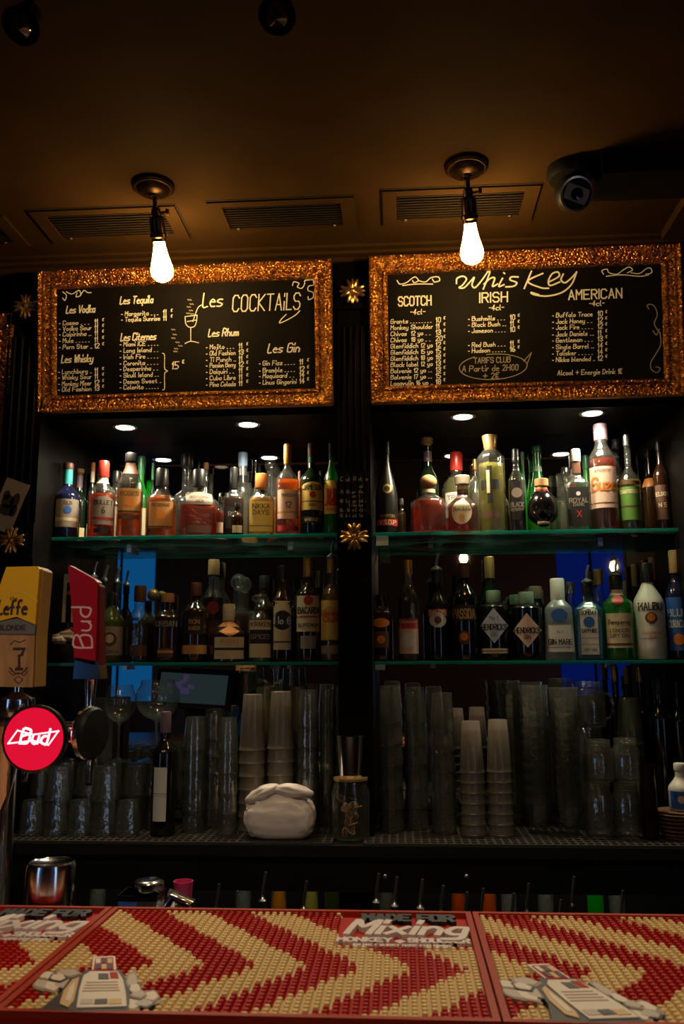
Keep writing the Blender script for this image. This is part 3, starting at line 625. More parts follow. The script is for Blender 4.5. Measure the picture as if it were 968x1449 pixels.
CP = {'black': col('cap_black', (.012, .012, .012), .35), 'red': col('cap_red', (.42, .03, .02), .3), 'gold': col('cap_gold', (.60, .36, .12), .3, .7), 'cork': col('cap_cork', (.48, .27, .11), .8), 'white': col('cap_white', (.75, .72, .66), .4),
      'teal': col('cap_teal', (.05, .45, .42), .4), 'orange': col('cap_orange', (.62, .22, .05), .4), 'green': col('cap_green', (.02, .12, .05), .35), 'sage': col('cap_sage', (.20, .32, .22), .5), 'silver': col('cap_silver', (.6, .6, .6), .25, .9), 'blue': col('cap_blue', (.25, .40, .62), .35),
      'brown': col('cap_brown', (.10, .035, .015), .5), 'cream': col('cap_cream', (.62, .54, .38), .5), 'glass': CLEAR, 'violet': col('cap_violet', (.20, .13, .16), .4)}
LB = {'white': col('label_white', (.70, .66, .58), .6), 'cream': col('label_cream', (.66, .55, .34), .6), 'tan': col('label_tan', (.60, .27, .07), .6), 'grey': col('label_grey', (.32, .27, .22), .6), 'yellow': col('label_yellow', (.68, .48, .10), .6),
      'black': col('label_black', (.012, .010, .010), .5), 'pink': col('label_pink', (.74, .50, .38), .6), 'green': col('label_green', (.10, .24, .03), .6), 'red': col('label_red', (.45, .03, .02), .5), 'blue': col('label_blue', (.03, .12, .42), .5),
      'pale': col('label_pale_blue', (.55, .62, .70), .6), 'orange': col('label_orange', (.68, .20, .02), .6), 'brown': col('label_brown', (.10, .04, .02), .6), 'gold': col('label_gold', (.50, .32, .08), .4, .5)}
def prof_bottle(R, Hh, sh, n, nr, cap, base, foot=.97):
    p = [(0, .004*Hh), (R*base*.8, 0), (R*base*foot, .006*Hh), (R*base, .02*Hh)]
    for k in range(1, 5): f = k/4; p.append((R*(base+(1-base)*f), Hh*(.02+(sh-.02)*f)))
    for k in range(1, 8):
        f = k/7; e = .5-.5*math.cos(math.pi*f); p.append((R*(1-(1-nr)*(e*.55+.45*f**1.3)), Hh*(sh+(n-sh)*f)))
    p.append((R*nr, Hh*cap)); return p
def r_at(prof, z):
    for (r0, z0), (r1, z1) in zip(prof[1:-1], prof[2:]):
        if z0 <= z <= z1 and z1 > z0: return r0+(r1-r0)*(z-z0)/(z1-z0)
    return prof[-1][0]
def front(prof, x, z, sq, dr, e):
    r = max(r_at(prof, z), 1e-4); q = min(abs(x)/r, .995)
    return (x, -dr*r*(1-q**sq)**(1/sq) - e, z)
def patch(prof, Hh, R, shape, z0, z1, hw, sq, dr, e, nu=10, nv=6):
    mb = MB(); vv = []; zc, hh = (z0+z1)/2*Hh, (z1-z0)/2*Hh
    if shape != 'rect': nv = 10
    for j in range(nv+1):
        for i in range(nu+1):
            s, t_ = 2*i/nu-1, 2*j/nv-1
            if shape == 'disc': s, t_ = s*math.sqrt(1-t_*t_/2), t_*math.sqrt(1-s*s/2)
            elif shape == 'diamond': s, t_ = (s+t_)/2, (t_-s)/2
            elif shape == 'arch': t_ = t_ if t_ < .5 else .5 + (t_-.5)*math.sqrt(max(0, 1-s*s*.8))
            vv.append(front(prof, s*hw*R, zc+t_*hh, sq, dr, e))
    return mb.add(vv, [(j*(nu+1)+i, j*(nu+1)+i+1, (j+1)*(nu+1)+i+1, (j+1)*(nu+1)+i) for j in range(nv) for i in range(nu)])
p_ = PY(766, 678, 2.778); TAKEN = [(p_.x, 2.778, .052, ZS1)]
def bottle(px, ytop, wpx, Y, zs, label, gl='clear', lq=None, fill=.62, sh=.60, n=.74, nr=.36, cap=.88, capm='black', capr=1.18, sq=2.0, dr=1.0, base=1.0, lab=(), pour=False, stop='cyl', group=None, rz=None, neck=None, name='bottle', flute=False):
    top = PY(px, ytop, Y); R = wpx/2*mpp(top); Hh = top.z - zs; pourh = (.075 if name == 'rail_bottle' else .055) if pour else 0
    if pour: Hh = Hh-pourh
    R = min(R, YM-.008-Y)
    for (x_, y_, r_, z_) in TAKEN:
        if abs(z_-zs) < .01:
            dd = math.hypot(x_-top.x, y_-Y)
            if dd < R*base+r_: R = max(R*.45, min(R, (dd-r_-.001)/base))
    TAKEN.append((top.x, Y, R*base, zs))
    t = thing(name, label, 'bottle', (top.x, Y, zs+.0005), math.atan2(-top.x, Y)*1.0 + (rz if rz is not None else random.uniform(-.12, .12)), group)
    pr = prof_bottle(R, Hh, sh, n, nr, cap, base); seg = 28 if sq == 2 else 32
    g = MB().lathe(pr, seg, sq=sq, dr=dr)
    if flute: g.xf(lambda v: Vector((v.x*(1+.035*math.cos(12*math.atan2(v.y, v.x))), v.y*(1+.035*math.cos(12*math.atan2(v.y, v.x))), v.z)))
    g.build('glass_body', GL[gl], t)
    if lq:
        ip = [(0, .014*Hh), (R*base*.86, .012*Hh)] + [(r_at(pr, z)*.93, z) for z in [Hh*(.03+(fill-.03)*k/7) for k in range(8)]] + [(0, Hh*fill+.0004)]
        MB().lathe(ip, seg, sq=sq, dr=dr).build('liquid', LQ[lq], t)
    rn = R*nr*capr; z0, z1 = Hh*cap*.985, Hh
    if stop == 'cyl': MB().lathe([(rn*.98, z0), (rn, z0+.002), (rn, z1-.004), (rn*.9, z1), (0, z1)], 20).build('cap', CP[capm], t)
    elif stop == 'cork': MB().lathe([(rn*.8, z0), (rn*.8, z0+(z1-z0)*.35), (rn*1.15, z0+(z1-z0)*.4), (rn*1.2, z1-.003), (rn*1.05, z1), (0, z1)], 20).build('stopper', CP[capm], t)
    elif stop == 'ball':
        MB().lathe([(rn*.7, z0)] + [(max(rn*1.35*math.sin(math.pi*(k+.9)/8.9), .0001), z0+(z1-z0)*(1-math.cos(math.pi*(k+.9)/8.9))/2) for k in range(9)], 20).build('stopper', CP[capm], t)
    elif stop == 'taper': MB().lathe([(rn*.75, z0), (rn*1.05, z1-.003), (rn, z1), (0, z1)], 20).build('stopper', CP[capm], t)
    if neck:                                     # (z0, z1, material) foil or band round the neck
        MB().lathe([(r_at(pr, z)*1.03+.0004, z) for z in [Hh*(neck[0]+(neck[1]-neck[0])*k/4) for k in range(5)]], 20, cap0=False, cap1=False, sq=sq, dr=dr).build('neck_band', CP[neck[2]], t)
    if pour:
        p = MB().lathe([(rn*.75, z1-.004), (rn*1.15, z1), (rn*1.15, z1+.004), (rn*.6, z1+.010), (.004, z1+.014), (.0035, z1+.02)], 14).build('pourer', STEEL, t)
        MB().tube([(0, 0, z1+.018), (.002, 0, z1+.035), (.008, 0, z1+pourh)], .0042, 8).build('spout', STEEL, p)
    for L in lab:                                # (shape, z0, z1, halfwidth, material, [(text, zc, height, material key)])
        e = .0008 + (L[6] if len(L) > 6 else 0)
        pl_ = patch(pr, Hh, R, L[0], L[1], L[2], L[3], sq, dr, e).build('label_sheet', LB[L[4]], t)
        for tx in (L[5] or ()):
            if tx[0] == '*':                     # printed round emblem
                patch(pr, Hh, R, 'disc', tx[1]-tx[2], tx[1]+tx[2], tx[2]*Hh/R, sq, dr, e+.0005, 8).build('emblem', LB[tx[3]], pl_); continue
            if tx[0] == '=':                     # printed band
                patch(pr, Hh, R, 'rect', tx[1]-tx[2], tx[1]+tx[2], L[3]*.99, sq, dr, e+.0005, 8, 2).build('printed_band', LB[tx[3]], pl_); continue
            ln, tw = strokes(tx[0], tx[2]*Hh, tx[4] if len(tx) > 4 else 0, len(tx) > 4); k = min(1.0, 1.75*L[3]*R/tw)
            ribbons(MB(), [[((a-tw/2)*k, tx[1]*Hh+b-tx[2]*Hh/2) for a, b in l] for l in ln], tx[2]*Hh*.16, lambda a, b, ee: front(pr, a, b, sq, dr, e+.0007+ee)).build('lettering', LB[tx[3]], pl_)
    return t
S = 'rect'
UL = 'bottles on the upper left shelf'; UR = 'bottles on the upper right shelf'; LL = 'bottles on the lower left shelf'; LR = 'bottles on the lower right shelf'
F, Bk = 2.788, 2.945
def ul(*a, **k): return bottle(a[0], a[1], a[2], a[3], ZS1, a[4], group=UL, **k)
def ur(*a, **k): return bottle(a[0], a[1], a[2], a[3], ZS1, a[4], group=UR, **k)
def ll(*a, **k): return bottle(a[0], a[1], a[2], a[3], ZS2, a[4], group=LL, **k)
def lr(*a, **k): return bottle(a[0], a[1], a[2], a[3], ZS2, a[4], group=LR, **k)
# ---- upper left
ul(97, 656, 38, F, 'dark bottle with teal and yellow neck, first on the upper left shelf', gl='navy', sh=.55, n=.70, nr=.33, capm='brown', cap=.93, neck=(.72, .92, 'teal'), lab=[(S, .14, .50, .8, 'grey', [('*', .36, .05, 'blue'), ('OLD', .45, .04, 'black'), ('=', .24, .02, 'cream')])])
ul(113, 664, 24, Bk, 'slim dark bottle with cork stopper behind the teal necked bottle', gl='dgreen', sh=.55, n=.72, nr=.38, capm='cork', cap=.93, stop='cork', neck=(.75, .92, 'violet'), lab=[(S, .05, .22, .8, 'cream', [])])
ul(132, 655, 27, Bk, 'dark wine bottle with orange cap and cream neck foil', gl='dgreen', sh=.58, n=.74, nr=.40, capm='orange', cap=.90, neck=(.76, .90, 'cream'), lab=[(S, .08, .25, .8, 'cream', [])])
ul(147, 653, 38, F, 'whiskey bottle with red foil cap and greyish oval label', lq='red', fill=.56, sh=.56, n=.74, nr=.36, capm='red', cap=.80, neck=(.70, .80, 'cream'), lab=[('arch', .16, .52, .75, 'grey', [('BULLET', .44, .05, 'black'), ('6', .34, .07, 'black'), ('=', .24, .015, 'red')]), (S, .06, .11, .6, 'black', [])])
ul(166, 667, 26, Bk, 'small clear bottle with black lid between two whiskey bottles', sh=.52, n=.66, nr=.42, lq='clear', capm='black', cap=.86, lab=[(S, .05, .50, .6, 'cream', [])])
ul(186, 642, 36, F, 'tall tapered bourbon bottle with tan rose label', lq='amber', fill=.54, sh=.58, n=.86, nr=.36, capm='black', cap=.91, capr=1.3, sq=3.5, neck=(.74, .88, 'brown'), lab=[(S, .27, .56, .82, 'tan', [('ROSES', .50, .045, 'brown'), ('*', .40, .055, 'orange'), ('=', .29, .012, 'brown')]), (S, .20, .25, .82, 'brown', [])])
ul(201, 646, 22, Bk, 'green glass bottle with dark green cap behind the bourbon bottle', gl='green', sh=.52, n=.70, nr=.40, capm='green', cap=.80, lab=[(S, .1, .4, .8, 'cream', [])])
ul(217, 655, 20, Bk+.01, 'dark bottle with green cap in the back row of the upper left shelf', gl='dgreen', sh=.55, n=.72, nr=.40, capm='green', cap=.80)
ul(230, 664, 42, F, 'rounded bourbon bottle with black cap and large orange label', lq='orange', fill=.60, sh=.54, n=.70, nr=.34, capm='black', cap=.76, capr=1.25, sq=3.0, dr=.75, lab=[(S, .12, .50, .78, 'tan', [('RESERVE', .45, .04, 'brown'), ('*', .31, .07, 'orange'), ('=', .14, .01, 'brown')])])
ul(265, 643, 42, Bk, 'clear bottle with wide shoulders and clear stopper behind the decanters', lq='clear', fill=.5, sh=.50, n=.60, nr=.34, capm='black', cap=.87, capr=1.35)
ul(292, 655, 20, Bk+.01, 'narrow clear bottle with small cork in the back row', lq='clear', sh=.5, n=.66, nr=.38, capm='cork', cap=.93)
ul(282, 665, 56, F, 'broad decanter bottle of red whiskey with grey shield label', lq='red', fill=.46, sh=.50, n=.68, nr=.25, capm='black', cap=.76, capr=1.3, sq=3.2, dr=.6, lab=[('arch', .46, .66, .66, 'grey', [('GENTLEMAN', .57, .035, 'brown'), ('JACK', .51, .04, 'brown')]), (S, .05, .15, .62, 'brown', [])])
ul(312, 703, 17, F-.02, 'tiny bottle of pink liqueur with pink label', lq='rose', sh=.55, n=.75, nr=.42, capm='black', cap=.85, lab=[(S, .08, .34, .8, 'pink', [])])
ul(336, 712, 17, F-.02, 'tiny dark bottle with white label at its foot', gl='dbrown', sh=.55, n=.75, nr=.42, capm='black', cap=.85, lab=[(S, .08, .30, .8, 'cream', [])])
ul(331, 662, 40, F+.03, 'dark square bottle with wide black cap', gl='clear', lq='brown', fill=.55, sh=.56, n=.68, nr=.34, capm='black', cap=.70, capr=1.15, sq=4, dr=.85, lab=[(S, .12, .42, .8, 'black', [('RYE', .32, .06, 'grey')])])
ul(344, 641, 30, Bk, 'tall clear bottle with pale blue cap behind the square bottle', lq='clear', fill=.6, sh=.52, n=.70, nr=.38, capm='blue', cap=.86, neck=(.74, .85, 'silver'), flute=True)
ul(362, 651, 18, Bk+.01, 'thin clear bottle beside the pale blue capped bottle', lq='clear', sh=.5, n=.7, nr=.4, capm='glass', cap=.9)
ul(370, 671, 37, F, 'square bottle of yellow whisky with gold label and orange stopper', lq='gold', fill=.62, sh=.56, n=.72, nr=.36, capm='orange', cap=.78, capr=1.3, sq=4, dr=.7, lab=[(S, .06, .54, .88, 'yellow', [('NIKKA', .46, .07, 'brown'), ('DAYS', .36, .07, 'brown'), ('=', .15, .006, 'brown')])])
ul(383, 648, 32, Bk, 'crystal decanter with round glass stopper behind the pink labelled bottle', lq='gold', fill=.4, sh=.45, n=.62, nr=.34, capm='glass', cap=.84, stop='ball', flute=True)
ul(407, 629, 32, F, 'orange liqueur bottle with copper neck and pale pink label', lq='orange', fill=.60, sh=.60, n=.74, nr=.30, capm='orange', cap=.84, sq=2.6, neck=(.78, .84, 'gold'), lab=[(S, .17, .48, .9, 'pink', [('MAISON', .42, .03, 'brown'), ('12', .32, .06, 'brown'), ('=', .24, .008, 'orange')]), (S, .04, .10, .9, 'red', [])])
ul(441, 628, 33, F, 'dark green whiskey bottle with cream yellow arched label', gl='dgreen', sh=.58, n=.74, nr=.30, capm='brown', cap=.86, neck=(.78, .86, 'green'), lab=[('arch', .26, .56, .9, 'yellow', [('JAMESON', .50, .05, 'black'), ('*', .42, .035, 'red'), ('=', .35, .005, 'black'), ('IRISH', .31, .025, 'black')]), (S, .12, .19, .85, 'black', [('WHISKEY', .155, .03, 'cream')])])
ul(469, 628, 27, F, 'green bottle with yellow label and red letter beside the pillar', gl='green', sh=.55, n=.80, nr=.32, capm='brown', cap=.90, lab=[(S, .22, .58, .9, 'yellow', [('J&B', .40, .16, 'red'), ('RARE', .27, .03, 'red')])], neck=(.84, .9, 'green'))
# ---- upper right
ur(546, 625, 31, F, 'matte black cognac bottle with gold crest and red base band', gl='matte', sh=.38, n=.78, nr=.30, capm='black', cap=.86, lab=[('disc', .42, .52, .42, 'gold', [('*', .47, .03, 'black')]), (S, .08, .15, .92, 'red', [('V.S.O.P', .115, .04, 'cream')]), (S, .16, .20, .9, 'black', [('MARTIN', .18, .03, 'gold')])])
ur(568, 706, 18, F+.02, 'little clear bottle beside the black cognac bottle', lq='yellow', fill=.6, sh=.55, n=.75, nr=.4, capm='silver', cap=.85)
ur(604, 620, 30, Bk, 'dark bottle with pale cork behind the round decanter', gl='dgreen', sh=.55, n=.72, nr=.40, capm='cork', cap=.92, stop='cork', neck=(.76, .86, 'violet'))
ur(606, 672, 50, F, 'squat amber decanter with round cork ball stopper', lq='red', fill=.56, sh=.52, n=.66, nr=.36, capm='cork', cap=.76, stop='ball', capr=1.0, sq=2.2, neck=(.68, .74, 'cream'), flute=True)
ur(645, 641, 38, Bk, 'clear rum bottle with red cap and red printed label', lq='yellow', fill=.7, sh=.62, n=.76, nr=.40, capm='red', cap=.80, lab=[(S, .24, .52, .8, 'white', [('TROIS', .46, .05, 'red'), ('RHUM', .36, .05, 'red')]), (S, .1, .2, .8, 'red', [])])
ur(654, 674, 48, F-.01, 'squat tequila bottle with round cream label and wide cork stopper', lq='damber', fill=.60, sh=.46, n=.66, nr=.34, capm='cream', cap=.76, stop='cork', capr=1.25, neck=(.68, .75, 'brown'), lab=[('disc', .12, .54, .62, 'cream', [('DonJulio', .38, .06, 'brown', .2), ('*', .24, .05, 'tan')])])
ur(672, 650, 30, Bk, 'clear bottle with yellow cap behind the tequila bottle', lq='clear', sh=.56, n=.72, nr=.4, capm='gold', cap=.88)
ur(693, 617, 38, F, 'tall fluted bottle of pale yellow liqueur with dark cross label', lq='yellow', fill=.70, sh=.76, n=.87, nr=.44, capm='gold', cap=.86, stop='taper', capr=1.3, flute=True, lab=[(S, .28, .66, .2, 'black', [('I', .5, .2, 'cream')], .002), ('rect', .42, .52, .68, 'black', [], .0017), (S, .14, .20, .6, 'brown', [], .002)])
ur(729, 636, 32, F, 'black label rum bottle with clear shoulders', lq='brown', fill=.58, sh=.60, n=.76, nr=.38, capm='black', cap=.85, sq=3, neck=(.86, .9, 'silver'), lab=[(S, .14, .60, .9, 'black', [('*', .46, .06, 'grey'), ('BLACK', .32, .05, 'grey'), ('RESERVE', .26, .03, 'grey')])])
ur(759, 632, 28, Bk, 'bright green glass bottle behind the skull bottle', gl='green', sh=.36, n=.76, nr=.40, capm='green', cap=.94, neck=(.72, .78, 'sage'))
ur(739, 640, 22, Bk+.01, 'second green glass bottle half hidden in the back row', gl='green', sh=.36, n=.78, nr=.42, capm='sage', cap=.93)
ur(800, 662, 34, Bk, 'clear round bottle in the back row beside the skull bottle', lq='clear', fill=.5, sh=.5, n=.66, nr=.34, capm='glass', cap=.86)
ur(814, 636, 33, F, 'square clear bottle with white cap and big black label', lq='clear', fill=.6, sh=.56, n=.68, nr=.34, capm='white', cap=.86, sq=4.5, dr=.8, neck=(.70, .84, 'brown'), lab=[(S, .06, .52, .88, 'black', [('*', .44, .025, 'white'), ('ROYAL', .36, .05, 'grey'), ('DARK', .31, .035, 'grey'), ('X', .20, .07, 'red')])])
ur(828, 645, 24, Bk, 'slim green bottle behind the tall amber bottle', gl='green', sh=.5, n=.7, nr=.4, capm='green', cap=.85)
ur(849, 601, 41, F, 'tallest amber aperitif bottle with pink label and orange script', lq='damber', fill=.66, sh=.66, n=.80, nr=.46, capm='violet', cap=.86, capr=1.1, lab=[(S, .20, .58, .92, 'pink', [('Suze', .42, .11, 'orange', .1), ('APERITIF', .54, .025, 'brown'), ('=', .245, .005, 'brown')])])
ur(871, 622, 26, Bk, 'clear narrow bottle behind the green liqueur bottle', lq='clear', sh=.54, n=.72, nr=.38, capm='silver', cap=.92)
ur(886, 616, 41, F, 'liqueur bottle with clear shoulders, yellow green drink and green label', lq='green', fill=.52, sh=.50, n=.66, nr=.27, capm='silver', cap=.90, flute=False, lab=[(S, .10, .44, .88, 'green', [('CHARTREUSE', .39, .035, 'cream'), ('=', .24, .008, 'brown')]), (S, .465, .50, .9, 'brown', [])])
ur(917, 636, 22, Bk, 'slim dark bottle with orange neck ring', gl='dbrown', sh=.55, n=.72, nr=.42, capm='black', cap=.92, neck=(.56, .66, 'orange'))
ur(932, 625, 22, F+.02, 'dark brown bottle with small white dots of text', gl='dbrown', sh=.60, n=.76, nr=.40, capm='black', cap=.9, lab=[(S, .12, .5, .8, 'brown', [('ELIXIR', .4, .04, 'cream'), ('N 5', .28, .04, 'cream')])])
ur(955, 655, 24, F, 'dark bottle with plain white label near the right edge', gl='dgreen', sh=.58, n=.72, nr=.40, capm='black', cap=.88, lab=[(S, .12, .60, .9, 'white', [('Sherry', .5, .05, 'brown', .2), ('=', .36, .004, 'brown'), ('=', .28, .004, 'brown')])])
ur(975, 660, 28, F, 'blue and white labelled bottle cut by the right edge', gl='clear', lq='clear', sh=.58, n=.72, nr=.40, capm='white', cap=.80, lab=[(S, .12, .62, .9, 'blue', [('=', .5, .05, 'white')])])
# ---- lower left
for px, yt, lab in ((134, 795, 'blue labelled gin bottle with pourer, leftmost of three'), (150, 800, 'blue labelled gin bottle with pourer, middle of three'), (167, 803, 'blue labelled gin bottle with pourer, rightmost of three')):  # solid bottles standing in for blue bottles reflected in the mirror
    ll(px, yt, 22, Bk, lab, gl='navy', sh=.56, n=.72, nr=.36, capm='black', cap=.9, pour=True, lab=[(S, .1, .5, .9, 'blue', [('=', .3, .03, 'pale')])])
ll(159, 838, 40, F, 'olive green squat rum bottle with grey portrait label', gl='olive', sh=.56, n=.80, nr=.26, capm='black', cap=.82, lab=[(S, .10, .50, .86, 'grey', [('*', .32, .10, 'brown'), ('*', .33, .06, 'cream'), ('RESERVA', .15, .04, 'brown')])])
ll(199, 829, 38, F, 'dark red cut glass decanter with brown stopper', lq='brown', fill=.5, sh=.54, n=.70, nr=.38, capm='brown', cap=.80, flute=True, lab=[(S, .08, .22, .6, 'brown', [])])
ll(217, 833, 30, Bk, 'round decanter with gold ball stopper behind the dark bottles', lq='damber', fill=.5, sh=.48, n=.66, nr=.36, capm='gold', cap=.84, stop='ball')
ll(238, 840, 36, F, 'black bottle with large embossed capitals and copper foot label', gl='dbrown', sh=.64, n=.76, nr=.42, capm='cork', cap=.88, sq=3, lab=[(S, .50, .60, .9, 'black', [('URBAN', .55, .07, 'grey')]), (S, .08, .20, .6, 'brown', [('=', .15, .02, 'tan')])])
ll(278, 825, 37, F, 'dark round shouldered rum bottle with pale strip label at its foot', gl='dbrown', sh=.62, n=.78, nr=.36, capm='brown', cap=.84, lab=[(S, .10, .21, .92, 'tan', []), (S, .34, .56, .7, 'black', [('RON', .50, .05, 'tan'), ('AGED', .42, .04, 'tan')])])
ll(303, 792, 34, Bk, 'brown bottle with round red seal in the back row', gl='clear', lq='brown', sh=.58, n=.74, nr=.40, capm='cork', cap=.86, lab=[('disc', .46, .58, .5, 'red', []), (S, .1, .4, .8, 'brown', [])])
ll(324, 855, 52, F, 'squat round bottle wrapped with orange ribbon and cream label', gl='dbrown', sh=.46, n=.70, nr=.26, capm='cream', cap=.72, capr=1.25, neck=(.60, .70, 'orange'), lab=[(S, .05, .42, .78, 'cream', [('PYRAT', .34, .07, 'tan'), ('=', .22, .02, 'black')]), ('diamond', .42, .62, .55, 'orange', [])])
ll(338, 812, 36, Bk, 'sparkling amber decanter behind the ribbon wrapped bottle', lq='damber', fill=.55, sh=.50, n=.64, nr=.40, capm='glass', cap=.82, stop='ball', flute=True)
ll(368, 840, 37, F, 'clear handled rum jug with black and cream label', lq='clear', fill=.6, sh=.60, n=.74, nr=.42, capm='glass', cap=.86, stop='ball', lab=[(S, .06, .60, .85, 'cream', [('KRAKEN', .54, .06, 'black'), ('=', .36, .10, 'black'), ('SPICED', .36, .06, 'grey')])])
ll(374, 815, 30, Bk, 'dark bottle with black cap behind the handled jug', gl='dbrown', sh=.6, n=.74, nr=.4, capm='black', cap=.86)
ll(400, 800, 32, F, 'dark bottle with white poster label and black disc', gl='dbrown', sh=.60, n=.76, nr=.38, capm='black', cap=.86, sq=3, lab=[(S, .12, .62, .9, 'cream', [('*', .42, .10, 'black'), ('No 6', .42, .07, 'pale'), ('=', .20, .008, 'brown')])])
ll(436, 789, 35, F, 'dark rum bottle with gold cap and red dot on cream label', gl='dbrown', sh=.62, n=.76, nr=.32, capm='gold', cap=.82, lab=[(S, .28, .62, .9, 'cream', [('*', .575, .045, 'red'), ('BACARDI', .48, .055, 'black'), ('=', .42, .008, 'red'), ('SUPERIOR', .34, .03, 'black')]), (S, .12, .24, .6, 'grey', [])])
ll(469, 766, 31, F, 'golden rum bottle with yellow label and metal pourer beside the pillar', gl='clear', lq='gold', fill=.7, sh=.62, n=.76, nr=.34, capm='gold', cap=.86, pour=True, lab=[(S, .20, .58, .9, 'yellow', [('*', .44, .08, 'tan'), ('Havana', .46, .05, 'red'), ('Club', .40, .05, 'red')]), (S, .07, .15, .9, 'grey', [])])
# ---- lower right
lr(539, 842, 30, F, 'dark flat bottle with orange oval label beside the pillar', gl='dbrown', sh=.72, n=.82, nr=.42, capm='black', cap=.9, sq=3, lab=[('disc', .50, .64, .8, 'orange', []), (S, .20, .44, .7, 'brown', [('*', .32, .06, 'orange')])])
lr(577, 793, 29, F, 'amber bottle with gold cap and red white label', gl='clear', lq='brown', fill=.7, sh=.58, n=.78, nr=.38, capm='gold', cap=.87, sq=3.4, lab=[(S, .07, .36, .92, 'pink', [('=', .35, .035, 'red'), ('*', .20, .07, 'white')]), (S, .36, .41, .92, 'red', [('Disaronno', .385, .03, 'cream', .2)])])
lr(617, 783, 31, F, 'dark cream liqueur bottle with red banner and white oval label', gl='black', sh=.58, n=.78, nr=.40, capm='black', cap=.86, pour=True, lab=[('disc', .36, .52, .75, 'white', [('*', .44, .04, 'brown')]), (S, .48, .56, .85, 'red', [('BAILEYS', .52, .05, 'cream')])])
lr(656, 797, 38, F, 'black round bottle with gold capitals and small flower', gl='black', sh=.62, n=.80, nr=.34, capm='brown', cap=.86, lab=[(S, .40, .56, .9, 'black', [('PASSOA', .47, .09, 'gold')]), ('disc', .16, .30, .45, 'brown', [('*', .24, .04, 'orange')])])
lr(692, 788, 28, Bk, 'wine bottle with tall gold cap behind the black gin bottles', gl='dgreen', sh=.55, n=.74, nr=.42, capm='gold', cap=.80)
lr(698, 836, 44, F, 'black apothecary gin bottle with pale blue diamond label', gl='black', sh=.76, n=.84, nr=.42, capm='sage', cap=.82, lab=[('diamond', .24, .74, .92, 'pale', [('HENDRICKS', .47, .075, 'black'), ('GIN', .36, .05, 'blue'), ('No 1', .60, .05, 'blue')]), (S, .10, .17, .85, 'cream', [('=', .135, .006, 'brown')])])
lr(744, 838, 43, F, 'black apothecary gin bottle with pinkish diamond label', gl='black', sh=.76, n=.84, nr=.42, capm='sage', cap=.82, lab=[('diamond', .18, .68, .92, 'pink', [('HENDRICKS', .43, .075, 'black'), ('GIN', .33, .05, 'black')])])
lr(729, 842, 28, Bk, 'bottle with pale green cap behind the two black gin bottles', gl='dgreen', sh=.7, n=.8, nr=.5, capm='sage', cap=.86)
lr(757, 830, 26, Bk, 'bottle with whitish green cap in the back row', gl='dgreen', sh=.7, n=.8, nr=.6, capm='cream', cap=.84)
lr(788, 819, 37, F, 'tapered frosted gin bottle with white cap and white label', gl='frost', sh=.62, n=.76, nr=.40, capm='white', cap=.70, capr=1.35, base=1.12, sq=3, lab=[(S, .10, .42, .98, 'white', [('GIN MARE', .22, .06, 'black'), ('=', .155, .004, 'blue'), ('No 5', .34, .025, 'blue')]), ('disc', .46, .62, .6, 'blue', [])])
lr(806, 824, 24, Bk, 'clear necked bottle between the white and the blue bottle', lq='clear', sh=.6, n=.74, nr=.44, capm='silver', cap=.86)
lr(829, 800, 38, F, 'square blue glass gin bottle with framed white label and pourer', gl='blue', sh=.64, n=.76, nr=.34, capm='black', cap=.86, sq=5, dr=.75, pour=True, lab=[('arch', .07, .72, .62, 'white', [('BOMBAY', .60, .05, 'black'), ('*', .48, .07, 'blue'), ('SAPPHIRE', .37, .045, 'black'), ('=', .28, .004, 'grey'), ('=', .2, .004, 'grey'), ('DRY GIN', .13, .03, 'black')])])
lr(846, 806, 24, Bk, 'clear bottle with gold cap behind the blue bottle', lq='clear', fill=.6, sh=.6, n=.76, nr=.46, capm='gold', cap=.84)
lr(870, 790, 40, F, 'bright green gin bottle with cream label and red seal', gl='green', sh=.66, n=.78, nr=.36, capm='black', cap=.84, sq=2.6, pour=True, neck=(.76, .84, 'cream'), lab=[(S, .14, .54, .84, 'cream', [('Tanqueray', .44, .05, 'brown', .15), ('LONDON', .34, .04, 'brown'), ('DRY GIN', .28, .04, 'brown'), ('=', .18, .012, 'brown')]), ('disc', .64, .76, .38, 'red', [])])
lr(883, 822, 16, Bk, 'white bottle half hidden behind the green gin bottle', gl='white', sh=.6, n=.78, nr=.4, capm='white', cap=.9)
lr(914, 797, 43, F, 'white coconut rum bottle with black cap and brown palm emblem', gl='white', sh=.56, n=.80, nr=.34, capm='black', cap=.81, capr=1.25, base=.98, lab=[(S, .50, .58, .8, 'white', [('MALIBU', .54, .07, 'black')]), (S, .22, .46, .7, 'white', [('*', .42, .06, 'brown'), ('*', .43, .04, 'orange'), ('CARIBBEAN', .27, .025, 'tan'), ('RUM', .23, .025, 'tan')])])
for px, yt, w_, Y_, lab in ((897, 799, 17, Bk+.01, 'wine bottle with cork coloured cap just left of the white rum bottle'), (909, 793, 17, Bk+.01, 'wine bottle with tan cap behind the white rum bottle'), (922, 789, 18, Bk+.01, 'wine bottle with tan cap right behind the white rum bottle'), (939, 784, 23, Bk, 'wine bottle with ribbed tan cap near the right edge')):
    lr(px, yt, w_, Y_, lab, gl='dgreen', sh=.55, n=.72, nr=.46, capm='cork', cap=.78)
lr(953, 779, 32, F, 'dark curacao bottle with blue upright label at the right edge', gl='navy', sh=.58, n=.74, nr=.40, capm='cork', cap=.80, lab=[(S, .08, .56, .9, 'blue', [('BLUE', .42, .06, 'pale'), ('CURACAO', .32, .06, 'pale'), ('*', .18, .05, 'orange')])])
lr(978, 790, 30, F, 'dark bottle cut by the right edge on the lower shelf', gl='dgreen', sh=.58, n=.74, nr=.40, capm='brown', cap=.80)
